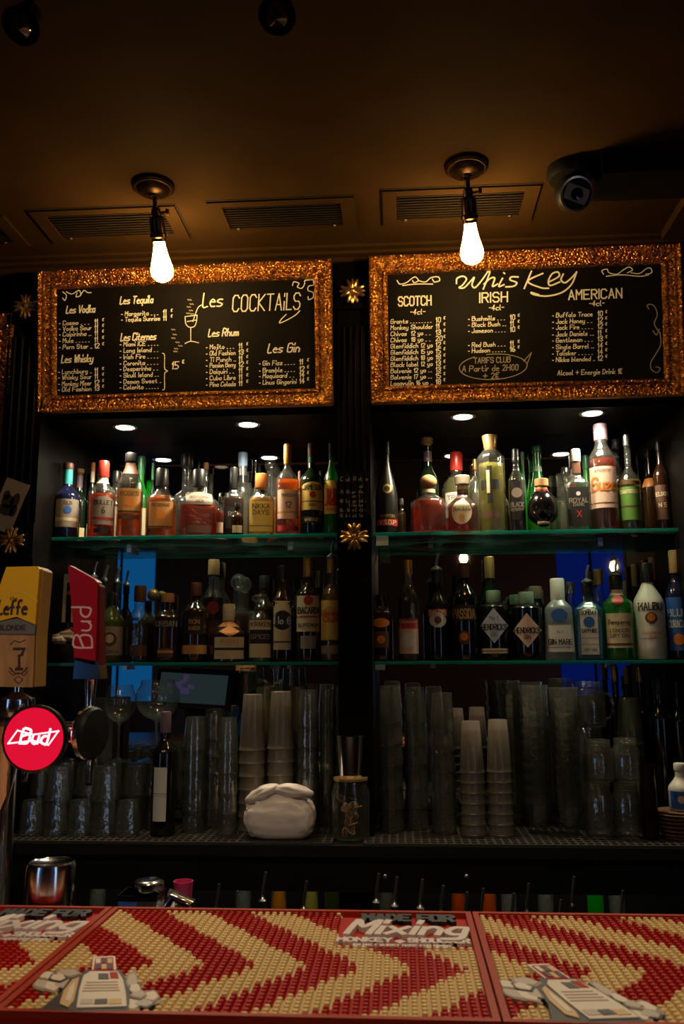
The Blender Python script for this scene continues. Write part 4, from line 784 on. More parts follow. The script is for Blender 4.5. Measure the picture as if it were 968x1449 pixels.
# ---- skull bottle
top = PY(766, 678, F-.01); s = mpp(top); R = 23*s; Hh = top.z-ZS1
t = thing('skull_bottle', 'shiny black skull shaped bottle with cork between green and square bottles', 'bottle', (top.x, F-.01, ZS1+.0005), -.12, UR)
def skull(v):
    d = v.normalized(); x, y, z = d.x, d.y, d.z
    r = 1.0
    if z < -.25: r *= 1 - .28*min(1, (-.25-z)/.5)*(1-.5*max(0, -y))
    for sx in (-1, 1):
        q = (x-.38*sx)**2*9 + (z-.02)**2*10
        if y < 0: r -= .20*math.exp(-q*1.6)
    if y < 0: r -= .12*math.exp(-((x*5)**2+((z+.32)*5)**2)); r += .07*math.exp(-((x*1.6)**2+((z+.62)*4)**2)); r += .05*math.exp(-((abs(x)-.5)**2*30+((z+.28)*5)**2))
    return Vector((x*r*.92, y*r*1.05, z*r))
hs = Hh*.80
mb = MB().ellipsoid((0, 0, 0), (1, 1, 1), 36, 26); mb.xf(skull)
mb.xf(lambda v: Vector((v.x*R, v.y*R, max(0, (v.z+.93)*hs/1.93)))).build('skull_body', GL['black'], t)
for k in range(7):
    a = (k-3)*.17; MB().ellipsoid((math.sin(a)*R*.62, -math.cos(a)*R*.86, hs*.17), (.0036, .003, .0058), 6, 5).build('tooth', LB['grey'], t)
MB().lathe([(R*.34, hs*.96), (R*.34, Hh*.86), (R*.42, Hh*.86), (R*.42, Hh*.99), (R*.36, Hh)], 16).build('stopper', CP['cork'], t)
MB().lathe([(R*.40, hs*.90), (R*.38, hs*.99)], 16).build('neck_band', CP['red'], t)
# ================================================================== GLASSWARE AND GOODS ON THE COUNTER
ZT = ZCT + .0068
def tumbler_mb(R, h, flutes=0, inv=True, taper=.80, seg=24):
    p = [(R, 0), (R*1.012, .0015), (R*.985, h*.10), (R*(1-(1-taper)*.5), h*.5), (R*taper, h*.93), (R*taper*.96, h), (R*taper*.6, h*.985), (0, h*.97)]
    if not inv: p = [(r, h-z) for r, z in reversed(p)]
    mb = MB().lathe(p, seg, cap0=False, cap1=False)
    ip = [(R*.93, .001), (R*.93*(1-(1-taper)*.5), h*.5), (R*taper*.90, h*.86), (0, h*.88)]
    if not inv: ip = [(r, h-z) for r, z in reversed(ip)]
    mb.lathe(ip, seg, cap0=False, cap1=False)
    if flutes: mb.xf(lambda v: Vector((v.x*(1+.03*math.cos(flutes*math.atan2(v.y, v.x))), v.y*(1+.03*math.cos(flutes*math.atan2(v.y, v.x))), v.z)))
    return mb
def stack(px, ytop, wpx, Y, n, hratio, where, group, mk, mat=None, cat='glass', name='tumbler', pbase=None, zb=None):
    top = PY(px, ytop, Y); R = wpx/2*mpp(top); z0 = ZT if zb is None else zb; Ht = top.z - z0
    h = Ht*hratio if n > 1 else Ht; pitch = (Ht-h)/(n-1) if n > 1 else 0
    src = None
    for k in range(n):
        lab = ('%s %s in the stack %s' % ('topmost' if k == n-1 else ordinal(k), name.replace('_', ' '), where)) if n > 1 else '%s %s' % (name.replace('_', ' '), where)
        loc = (top.x + random.uniform(-.0003, .0003), Y, z0 + pitch*k)
        if src is None: src = mk(R, h).build(name, mat or SMOKY, None, True, .2 if name == 'ribbed_glass' else .6); src.location = loc; tag(src, lab, cat, group); o = src
        else: o = copy_thing(src, loc, lab)
        o.rotation_euler = (0, 0, (k*7 % 5)*2*math.pi/60*0)
    return z0 + Ht
tb = lambda R, h: tumbler_mb(R, h)
tf = lambda R, h: tumbler_mb(R, h, 10)
cupm = lambda R, h: MB().lathe([(R*1.04, 0), (R*1.05, .003), (R*1.0, .006), (R*.985, h*.1), (R*.76, h-.002), (R*.72, h), (R*.70, h-.004), (0, h-.005)], 24, cap0=False, cap1=False)
GS = 'stacked drinking glasses on the counter'; CS = 'stacked plastic cups on the counter'
stack(277, 1014, 33, 2.66, 5, .30, 'right beside the red wine bottle', GS, tb)
stack(304, 1003, 34, 2.74, 6, .26, 'second from the wine bottle', GS, tb)
stack(324, 1015, 28, 2.595, 5, .30, 'just left of the plastic cups', GS, tb)
stack(358, 982, 36, 2.69, 7, .42, 'rising above the left half of the white bag', CS, cupm, PLASTIC, 'cup', 'plastic_cup')
stack(398, 978, 37, 2.69, 7, .42, 'rising above the right half of the white bag', CS, cupm, PLASTIC, 'cup', 'plastic_cup')
stack(376, 972, 34, 2.80, 6, .42, 'in the back between the two cup columns', CS, cupm, PLASTIC, 'cup', 'plastic_cup')
stack(422, 972, 26, 2.79, 6, .42, 'behind the bag beside the tall glasses', CS, cupm, PLASTIC, 'cup', 'plastic_cup')
stack(436, 976, 30, 2.66, 6, .26, 'right of the plastic cups near the pillar', GS, tb)
stack(464, 976, 25, 2.76, 6, .26, 'left against the pillar', GS, tb)
stack(350, 945, 26, 2.90, 7, .22, 'at the back below the shelf, left one', GS, tf)
stack(412, 945, 28, 2.90, 7, .22, 'at the back below the shelf, right one', GS, tf)
stack(552, 970, 33, 2.68, 6, .26, 'right against the pillar', GS, tf)
stack(587, 972, 31, 2.72, 6, .26, 'second right of the pillar', GS, tf)
stack(625, 980, 34, 2.66, 6, .28, 'left of the right hand plastic cups', GS, tf)
stack(666, 1020, 34, 2.64, 7, .46, 'left one right of the pillar', CS, cupm, PLASTIC, 'cup', 'plastic_cup')
stack(704, 1018, 35, 2.64, 7, .46, 'right one right of the pillar', CS, cupm, PLASTIC, 'cup', 'plastic_cup')
def goblet(R, h):
    p = [(R*.54, 0), (R*.56, h*.02), (R*.575, h*.08), (R*.66, h*.25), (R*.79, h*.5), (R*.88, h*.7), (R*.94, h*.85), (R*1.0, h)]
    mb = MB().lathe(p, 24, cap0=True, cap1=False); mb.lathe([(0, h*.1)] + [(r*.955, z) for r, z in p[3:]], 24, cap0=False, cap1=False)
    return mb.xf(lambda v: Vector((v.x*(1+.03*math.cos(12*math.atan2(v.y, v.x))), v.y*(1+.03*math.cos(12*math.atan2(v.y, v.x))), v.z)))
GB = 'nested ribbed glasses on the counter'
stack(722, 966, 38, 2.80, 10, .24, 'behind the cups, ribbed and flaring', GB, goblet, name='ribbed_glass')
stack(754, 969, 41, 2.68, 11, .24, 'right of the plastic cups, ribbed and flaring', GB, goblet, name='ribbed_glass')
stack(797, 972, 41, 2.66, 11, .24, 'left of the jar mugs, ribbed and flaring', GB, goblet, name='ribbed_glass')
# jar mugs with handles
def jar_mug(px, yt, yb, wpx, Y, label, zb, handle=1):
    top = PY(px, yt, Y); R = wpx/2*mpp(top); h = top.z-zb
    t = thing('jar_mug', label, 'jar mug', (top.x, Y, zb), 0, 'glass jar mugs on the counter')
    p = [(R*.8, 0), (R*.95, h*.03), (R, h*.10), (R, h*.72), (R*.82, h*.84), (R*.80, h*.87)]
    b = MB().lathe(p, 26, cap1=False).lathe([(0, h*.05), (R*.9, h*.09), (R*.92, h*.70), (R*.76, h*.84)], 24, cap0=False, cap1=False)
    b.xf(lambda v: Vector((v.x*(1+.02*math.cos(8*math.atan2(v.y, v.x))), v.y*(1+.02*math.cos(8*math.atan2(v.y, v.x))), v.z))).build('jar_body', SMOKY, t)
    n = MB()
    for k in range(3): n.lathe([(R*.80, h*(.86+.045*k)), (R*.85, h*(.88+.045*k)), (R*.80, h*(.90+.045*k))], 24, cap0=False, cap1=False)
    n.build('screw_rim', SMOKY, t)
    if handle: MB().tube([(R*.95*handle, 0, h*.70), (R*1.30*handle, 0, h*.72), (R*1.45*handle, 0, h*.55), (R*1.40*handle, 0, h*.32), (R*1.2*handle, 0, h*.2), (R*.97*handle, 0, h*.18)], .005, 8).build('handle', SMOKY, t)
    return zb+h+.0005
z1 = jar_mug(846, 1106, 0, 40, 2.62, 'lower left glass jar mug at the end of the counter', ZT, 0)
jar_mug(846, 1046, 0, 40, 2.62, 'upper left glass jar mug stacked on another', z1, 0)
z2 = jar_mug(884, 1106, 0, 38, 2.62, 'lower right glass jar mug at the end of the counter', ZT, 0)
jar_mug(884, 1044, 0, 38, 2.62, 'upper right glass jar mug stacked on another', z2, 0)
zq = PY(833, 1032, 2.74).z
z3 = jar_mug(832, 1090, 0, 44, 2.76, 'large jar mug at the back carrying another', ZT, 0)
z4 = jar_mug(832, 1029, 0, 44, 2.76, 'large jar mug in the middle of the back pile', z3, 0)
jar_mug(832, 963, 0, 46, 2.76, 'topmost jar mug with round handle above the others', z4, 1)
stack(889, 987, 36, 2.78, 8, .36, 'behind the jar mugs at the right', CS, cupm, glass('greenish_plastic', (.7, .76, .66), .45, hazecol=(.34, .36, .27), rough=.2), 'cup', 'clear_plastic_cup')
# wine bottles far right back in the counter niche
for px, yt, gl_, cp_, lab in ((868, 940, 'dbrown', 'gold', 'short bottle with gold cap behind the jar mugs, left of three'), (885, 945, 'dgreen', 'cork', 'short bottle with tan cap behind the jar mugs, middle of three'), (904, 942, 'dgreen', 'gold', 'short bottle with gold cap behind the jar mugs, right of three')):
    bottle(px, yt, 18, 2.93, ZT, lab, gl=gl_, sh=.66, n=.80, nr=.42, capm=cp_, cap=.9, group='bottles at the back of the counter')
for px, yt, lab in ((930, 960, 'tall dark bottle with glossy flanks near the right edge of the counter'), (957, 965, 'tall dark bottle with glossy flanks at the right edge of the counter')):
    bottle(px, yt, 30, 2.80, ZT, lab, gl='black', sh=.72, n=.82, nr=.4, capm='black', cap=.9, group='bottles at the back of the counter')
# sugar shaker, squeeze bottle and basket at the right end
bottle(962, 1080, 36, 2.62, ZT+.075, 'small bottle with white neck and blue label on the basket', gl='white', sh=.45, n=.72, nr=.42, capm='white', cap=.86, lab=[(S, .04, .42, .95, 'blue', [('*', .25, .08, 'pink')])], name='syrup_bottle')
a = PY(962, 1175, 2.62); s = mpp(a)
t = thing('wire_basket', 'small brown woven basket at the right end of the counter', 'basket', (a.x, 2.62, ZT))
RAT = principled('brown_wicker', (.16, .08, .035), .6, bump=('voronoi', 120, .8, .004))
for k in range(6): MB().lathe([(.050+.0025*k-.003, .006+.011*k), (.050+.0025*k+.004, .011+.011*k), (.050+.0025*k-.003, .0165+.011*k)], 24, cap0=False, cap1=False).build('wicker_ring', RAT, t)
MB().lathe([(.05, .001), (.05, .006), (0, .006)], 24).build('basket_base', RAT, t)
MB().lathe([(0, .0725), (.060, .0725), (.064, .0735), (0, .0745)], 24).build('lid', RAT, t)
a = PY(918, 1128, 2.60)
t = thing('metal_pot', 'small steel pot with spout near the right end of the counter', 'pot', (a.x, 2.60, ZT))
hh = PY(925, 1082, 2.60).z-ZT; s = mpp(a)
MB().lathe([(0, .001), (11*s, .002), (12*s, .01), (11*s, hh*.9), (11.5*s, hh), (10.5*s, hh), (9.5*s, hh*.5), (0, .01)], 22).build('pot_body', BRONZE, t)
MB().tube([(11*s, 0, hh*.70), (15*s, 0, hh*.85), (18*s, 0, hh*.98)], [.008, .006, .005], 8).build('spout', BRONZE, t)
# jar with sliced fruit and shaker tin on top
a = PY(496, 1100, 2.58); s = mpp(a); hj = a.z-ZT; R = 27*s
t = thing('storage_jar', 'glass jar of dried fruit slices in front of the pillar', 'jar', (a.x, 2.58, ZT))
MB().lathe([(R*.85, 0), (R*.98, .006), (R, .02), (R, hj*.75), (R*.84, hj*.92), (R*.84, hj*.985)], 28, cap1=False).build('jar_glass', SMOKY, t)
MB().lathe([(R*.86, hj*.95), (R*.9, hj*.96), (R*.9, hj), (0, hj)], 28).build('lid_ring', CP['gold'], t)
for k in range(22):
    rr = random.uniform(0, R*.72); an = random.uniform(0, 6.28); rot = Matrix.Rotation(random.uniform(0, 3), 3, 'X') @ Matrix.Rotation(random.uniform(0, 3), 3, 'Y')
    MB().lathe([(.004, -.0015), (.013, -.002), (.015, 0), (.013, .002), (.004, .0015)], 12, cap0=False, cap1=False).xf(lambda v: rot @ v + Vector((rr*math.cos(an)*.75, rr*math.sin(an)*.75, .018+hj*.5*random.random()*.0 + .022*(k//5)))).build('fruit_slice', (principled('dried_orange', (.40, .15, .02), .5), principled('dried_lemon', (.42, .30, .06), .5), principled('dried_peel', (.12, .05, .02), .5))[k % 3], t)
top = PY(495, 1040, 2.58); hs_ = top.z - (ZT+hj)
t = thing('shaker_tin', 'polished steel shaker tin standing on the fruit jar', 'shaker', (a.x, 2.58, ZT+hj+.0005))
MB().lathe([(0, .001), (16*s, 0), (16.5*s, .004), (20*s, hs_*.97), (20.6*s, hs_), (19.6*s, hs_), (16*s, .008), (0, .008)], 30).build('tin_body', CHROME, t)
# white plastic bag
a = PY(396, 1176, 2.575); s = mpp(a); hb = PY(396, 1107, 2.575).z - ZT
t = thing('plastic_bag', 'knotted white plastic bag around a box on the counter', 'bag', (a.x, 2.575, ZT))
BAG = principled('white_plastic_film', (.88, .76, .68), .35, bump=('noise', 16, .5, .010))
import mathutils
def bagf(v):
    d = v; sx = math.copysign(abs(d.x)**.45, d.x); sy = math.copysign(abs(d.y)**.6, d.y); z = math.copysign(abs(d.z)**.8, d.z)
    nz = mathutils.noise.noise(Vector((d.x*3, d.y*3, d.z*3)))*.05 - abs(mathutils.noise.noise(Vector((d.x*4+d.z*2.5, d.y*3, d.z*3.5-d.x))))*.13 + .03
    top_ = max(0, z); an = math.atan2(d.y, d.x); f = 1+nz+.05*(top_*(1-top_)*4)*math.sin(11*an+4*nz*20)
    return Vector((sx*50*s*f*(1-.22*top_**2), sy*.055*f*(1-.35*top_**2), max(.0005, (z*.5+.46)*hb*.90*(1+nz*.8) + hb*.035*math.sin(9*an+2)*(top_*(1-top_)*4) - .02*abs(d.x)*top_)))
MB().ellipsoid((0, 0, 0), (1, 1, 1), 44, 30).xf(bagf).build('bag_body', BAG, t, ang=1.2)
for sg, (ex, ey, rx, rz_, tl) in ((-1, (-24, 57, 27, 9, -.42)), (1, (20, 60, 30, 9, .12))):
    def ear(v, sg=sg):
        nz = mathutils.noise.noise(v*2.3+Vector((sg*3, 0, 0)))*.25 + .10*math.sin(v.x*3+v.y*7)
        x, z = v.x*rx*s, v.z*rz_*s*(1+nz); ca, sa = math.cos(tl), math.sin(tl)
        return Vector((ex*s + x*ca + z*sa, -.022 + v.y*.026*(1+nz), hb*ey/70 - x*sa + z*ca))
    MB().ellipsoid((0, 0, 0), (1, 1, 1), 28, 20).xf(ear).build('knot_ear', BAG, t, ang=1.2)
pr_ = MB()
for ln, tw in (strokes('MERCI DE VOTRE VISITE', .006),):
    ribbons(pr_, [[(x_-tw*.5, z_+.018) for x_, z_ in l] for l in ln], .0011, lambda x_, z_, e: (x_, -.0585, z_))
# POS screen
a, b = PY(222, 996, 2.80), PY(322, 955, 2.80)
t = thing('till_screen', 'tilted black touch screen till behind the glasses', 'screen', ((a.x+b.x)/2, 2.82, ZT))
w_ = (b.x-a.x)/2; zc = (a.z+b.z)/2-ZT
q = Matrix.Rotation(-.25, 3, 'X') @ Matrix.Rotation(.06, 3, 'Y')
MB().box(-w_*1.1, 0, -.062, w_*1.1, .015, .062).xf(lambda v: q @ v + Vector((0, 0, zc))).build('bezel', BLACKPL, t, False)
sc = MB().box(-w_, -.0012, -.046, w_*.95, -.0002, .050).xf(lambda v: q @ v + Vector((0, 0, zc))).build('display', emission('dim_till_display', (.10, .16, .17), .13), t, False)
mb = MB()
for k in range(14):
    x_, z_ = random.uniform(-.09, .0), random.uniform(-.03, .035)
    mb.box(x_, -.0018, z_, x_+.018, -.0013, z_+.012)
mb.xf(lambda v: q @ v + Vector((0, 0, zc))).build('display_icons', emission('till_icons', (.16, .12, .30), .2), t, False)
MB().box(-.03, .01, 0, .03, .05, zc).build('stand', BLACKPL, t, False)
MB().box(-.07, -.02, 0, .07, .09, .012).build('stand_foot', BLACKPL, t, False)
MB().box(-w_*.75, -.018, zc-.078, -w_*.62, -.010, zc-.070).build('status_light', emission('blue_status_light', (.02, .04, 1), 1.2), t, False)
MB().box(-w_*.8, -.010, zc-.085, -w_*.5, .012, zc-.060).build('card_reader', BLACKPL, t, False)
# straws in a glass
top = PY(316, 1052, 2.76); s = mpp(top)
zsg = PY(316, 1062, 2.76).z; 
stack(331, 1050, 28, 2.86, 5, .27, 'behind, carrying the blue straws', GS, tb)
for k in range(8):
    c = PY(331, 1052, 2.86); dx, dy = random.uniform(-.045, .045), random.uniform(-.03, .03); bx = random.uniform(-.006, .006)
    tag(MB().tube([(c.x+bx, 2.86, c.z+.001), (c.x+bx+dx, 2.86+dy, c.z+.10+random.uniform(0, .02))], .0042, 8).build('drinking_straw', principled('blue_straw', (.08, .30, .80), .4)), ('blue drinking straw sticking up between the stacked glasses and cups'), 'straw', 'blue straws')
# wine bottle with white label
bottle(235, 1007, 34, 2.60, ZT, 'red wine bottle with tall white label standing on the counter', gl='black', sh=.66, n=.78, nr=.38, capm='violet', cap=.84, rz=-.35, lab=[(S, .12, .55, .55, 'white', [('=', .34, .003, 'grey'), ('=', .32, .002, 'grey')])], name='wine_bottle')
# grey box
a, b = PY(137, 988, 2.94), PY(166, 988, 2.94)
t = thing('paper_box', 'tall pale grey carton behind the wine glasses', 'carton', ((a.x+b.x)/2, 2.94, ZT)); w_ = (b.x-a.x)/2
MB().box(-w_, -.035, 0, w_, .035, a.z-ZT-.006).build('carton_body', principled('grey_carton', (.24, .22, .20), .7), t, False)
MB().box(-w_*1.02, -.036, a.z-ZT-.02, w_*1.02, .036, a.z-ZT).build('carton_lid', principled('grey_carton', (.24, .22, .20), .7), t, False)
# lower left: rows of upturned glasses, balloon glasses on top
LG = 'upturned cut glass tumblers at the left of the counter'
def stemless(R, h): return MB().lathe([(R*.82, 0), (R*.84, .0015), (R, h*.45), (R*.95, h*.72), (R*.62, h*.94), (R*.3, h), (0, h)], 22, cap0=False).lathe([(R*.78, .001), (R*.93, h*.45), (R*.88, h*.7), (R*.5, h*.9), (0, h*.93)], 20, cap0=False)
src = None; rows = []
names = ('outermost left', 'second', 'third', 'fourth', 'fifth', 'last')
for j, (Y_, n_) in enumerate(((2.60, 6), (2.71, 6), (2.82, 5))):
    for i in range(n_):
        px = 45 + i*34 + j*8
        if j == 0 and i == 5: continue
        for lvl in range(2 if j > 0 else (2 if i in (1, 3) else 1)):
            p = PY(px, 1150, Y_)
            lab = '%s upturned glass of the %s row, %s layer, beside the beer tap' % (names[i], ('front', 'middle', 'back')[j], ('bottom', 'upper')[lvl])
            loc = (p.x, Y_, ZT + lvl*.0965)
            if src is None: src = tag(tumbler_mb(.038, .096, 9, taper=.72).build('cut_glass_tumbler', SMOKY, None, True, .15), lab, 'glass', LG); src.location = loc
            else: copy_thing(src, loc, lab)
def balloon(px, yt, wpx, Y, label, zb):
    top = PY(px, yt, Y); R = wpx/2*mpp(top); h = top.z-zb
    t = thing('balloon_glass', label, 'glass', (top.x, Y, zb), 0, 'balloon gin glasses'); hb_ = h*.50; z0 = h-hb_
    MB().lathe([(R*.8, 0), (R*.82, .002), (R*.3, .006), (.006, .012), (.0045, z0*.5), (.006, z0*.95), (.012, z0)], 22).build('stem_and_foot', CLEAR, t)
    pp = [(.006, z0)] + [(R*math.sin(.15+k*.26), z0 + hb_*(1-math.cos(.15+k*.26))*.55) for k in range(1, 9)] + [(R*.76, h)]
    MB().lathe(pp, 28, cap1=False).build('bowl', CLEAR, t)
zb_ = ZT + 2*.0965 + .001
balloon(171, 969, 45, 2.71, 'balloon gin glass on the upturned glasses, left of the two', zb_)
balloon(224, 962, 62, 2.72, 'larger balloon gin glass on the upturned glasses, right of the two', zb_)
# shelf items left behind the taps: bowl of wrapped sweets and hanging card holders
a = PY(80, 930, 2.70); s = mpp(a)
xs = a.x
t = thing('napkin_bowl', 'dark bowl heaped with crumpled white napkins behind the beer handles', 'bowl', (xs, 2.80, ZS2+.0005))
MB().lathe([(0, .001), (.04, 0), (.062, .03), (.068, .06), (.064, .06), (.05, .02), (0, .01)], 26).build('bowl_body', principled('dark_bowl', (.05, .03, .02), .3), t)
NAP = principled('crumpled_napkin', (.80, .70, .62), .8)
for k in range(9):
    an = k*2.4; rr = .012*math.sqrt(k)*1.3
    mb = MB().ellipsoid((0, 0, 0), (.026, .022, .016), 8, 6); ph = random.random()*9
    mb.xf(lambda v: Vector((v.x*(1+.35*math.sin(v.y*210+ph)), v.y*(1+.3*math.sin(v.z*260+ph)), v.z*(1+.3*math.sin(v.x*190))))+Vector((rr*math.cos(an), rr*math.sin(an), .062+.004*(9-k)))).build('napkin', NAP if k % 3 else principled('brown_napkin', (.2, .1, .05), .8), t)
for px, yt, yb, lab, w_ in ((58, 815, 868, 'narrow white bar tool standing behind the wooden beer handle', .018), (84, 808, 872, 'pale grey card holder with pink dot behind the beer handles', .05)):
    p, q_ = PY(px, yt, 2.76), PY(px, yb, 2.76)
    t = thing('card_holder', lab, 'card holder', (p.x, 2.86, ZS2+.0005)); hh = p.z-ZS2
    MB().box(-w_/2, -.004, 0, w_/2, .004, .012).build('foot', BLACKPL, t, False)
    MB().box(-.003, -.003, .012, .003, .003, hh*.5).build('post', STEEL, t, False)
    MB().box(-w_/2, -.003, hh*.45, w_/2, .003, hh).build('card', principled('pale_grey_card', (.62, .57, .52), .6), t, False)
    if w_ > .03:
        MB().box(-w_*.18, -.0045, hh*.45, w_*.18, -.0032, hh*.9).build('card_window', BLACKPL, t, False)
        MB().lathe([(.008, .0046), (.008, .006)], 14, (0, 0, hh*.78), axis='y').build('pink_dot', principled('pink_print', (.6, .12, .12), .5), t)
# ================================================================== LOWER STATION: speed rail and under-counter bottles
t = thing('speed_rail', 'black metal speed rail holding pourer bottles below the counter', 'rail', (0, 2.33, .50))
MB().box(-1.6, 0, 0, 1.3, .15, .008).build('rail_floor', BLACKM, t, False); MB().box(-1.6, 0, 0, 1.3, .006, .09).build('rail_front', BLACKM, t, False); MB().box(-1.6, .144, 0, 1.3, .15, .16).build('rail_back', BLACKM, t, False)
SR = 'pourer bottles in the speed rail'
rl = ((306, 1251, 'dgreen', None, 'left'), (372, 1234, 'black', None, ''), (430, 1247, 'black', None, ''), (532, 1236, 'black', None, ''), (558, 1241, 'dgreen', None, ''), (594, 1244, 'clear', 'gold', ''), (623, 1253, 'dbrown', None, ''), (657, 1262, 'dgreen', None, ''), (680, 1257, 'black', None, ''), (723, 1264, 'dgreen', None, ''), (744, 1250, 'clear', 'clear', ''), (790, 1273, 'black', None, ''), (808, 1240, 'black', None, ''), (877, 1260, 'clear', 'clear', ''))
desc = ['leftmost pourer bottle in the speed rail beside the silver appliance', 'pourer bottle standing highest at the left of the speed rail', 'dark pourer bottle left of the yellow bottle gleam', 'pourer bottle with straight spout below the pillar', 'green pourer bottle just right of the pillar line', 'clear pourer bottle with golden drink in the speed rail', 'brown pourer bottle behind the white script of the mat', 'green pourer bottle left of the long mat seam', 'black pourer bottle above the long mat seam', 'green pourer bottle right of the long mat seam', 'clear pourer bottle with tall spout in the right part of the rail', 'lowest black pourer bottle at the right', 'black pourer bottle with tallest spout at the right', 'clear pourer bottle, rightmost in the speed rail']
for (px, yt, gl_, lq_, _), d_ in zip(rl, desc):
    bottle(px, yt, 24, 2.40, .5085, d_, gl=gl_, lq=lq_, sh=.60, n=.76, nr=.36, capm='black', cap=.90, pour=True, group=SR, name='rail_bottle')
US = 'bottles on the shelf under the counter'
for px, gl_, lq_, yt, d_ in ((395, 'clear', 'gold', 1225, 'yellow glowing bottle under the counter at the left'), (345, 'clear', 'clear', 1225, 'clear bottle under the counter near the silver appliance'), (440, 'clear', 'yellow', 1222, 'pale bottle under the counter below the white bag'), (470, 'olive', None, 1224, 'olive bottle under the counter'), (500, 'clear', 'damber', 1224, 'amber bottle under the counter below the jar'), (545, 'clear', 'clear', 1224, 'clear bottle under the counter right of the pillar'),
                       (648, 'clear', 'amber', 1224, 'amber bottle under the counter at the mat seam'), (690, 'clear', 'orange', 1224, 'orange bottle under the counter right of the mat seam'), (718, 'clear', 'clear', 1224, 'clear bottle under the counter among the right pourers'), (770, 'clear', 'clear', 1224, 'clear bottle under the counter right of centre'), (840, 'green', None, 1226, 'green bottle under the counter at the right'), (870, 'clear', 'clear', 1226, 'clear bottle, last under the counter at the right'), (140, 'clear', 'clear', 1224, 'clear bottle under the counter left of the silver appliance'), (262, 'clear', 'rose', 1226, 'pink bottle under the counter above the silver appliance')):
    bottle(px, yt, 22, 2.66, .571, d_, gl=gl_, lq=lq_, fill=.85, sh=.80, n=.88, nr=.4, capm='black', cap=.95, group=US)
l = bpy.data.lights.new('added_strip_glow', 'AREA'); l.shape = 'RECTANGLE'; l.size = 2.2; l.size_y = .02; l.energy = 1.6; l.color = (1, .9, .7)  # added light, no known fitting; makes the under-counter bottles visible
t = thing('added_strip', 'slim light strip under the counter above the bottles', 'lamp', (-.1, 2.80, ZCT-.036))
MB().box(-1.12, -.014, 0, 1.12, .014, .005).build('added_strip_housing', STEEL, t, False); MB().box(-1.1, -.01, -.003, 1.1, .01, -.0002).build('added_strip_diffuser', emission('added_strip_glow', (1, .9, .7), 1.5), t, False)
o = bpy.data.objects.new('added_strip_glow', l); COL.objects.link(o); o.location = (-.1, 2.80, ZCT-.043)
# ================================================================== FRONT BAR: mats
MRED = principled('red_rubber', (.40, .010, .004), .55, spec=.15); MCREAM = principled('cream_rubber', (.72, .52, .23), .55, spec=.2); MRIM = principled('orange_red_rim', (.36, .030, .008), .5, spec=.2)
MW, MX0 = .603, -.478
Yfar, Ynear = PZ(400, 1291, ZBAR+.008).y, PZ(5, 1437, ZBAR+.008).y
def seamx(px, py): return PZ(px, py, ZBAR+.008).x
X1 = (seamx(160, 1286)+seamx(0, 1429))/2; X2 = (seamx(667, 1293)+seamx(710, 1449))/2; MW = X2-X1; MD = Yfar-Ynear
pe = PZ(290, 1361, ZBAR+.012); U0_ = pe.x-X1; V0_ = pe.y-Ynear; PER = PZ(436, 1366, ZBAR+.012).x-pe.x
INK = principled('black_rubber_print', (.015, .012, .012), .5); WHT = principled('white_rubber_print', (.72, .62, .56), .45)
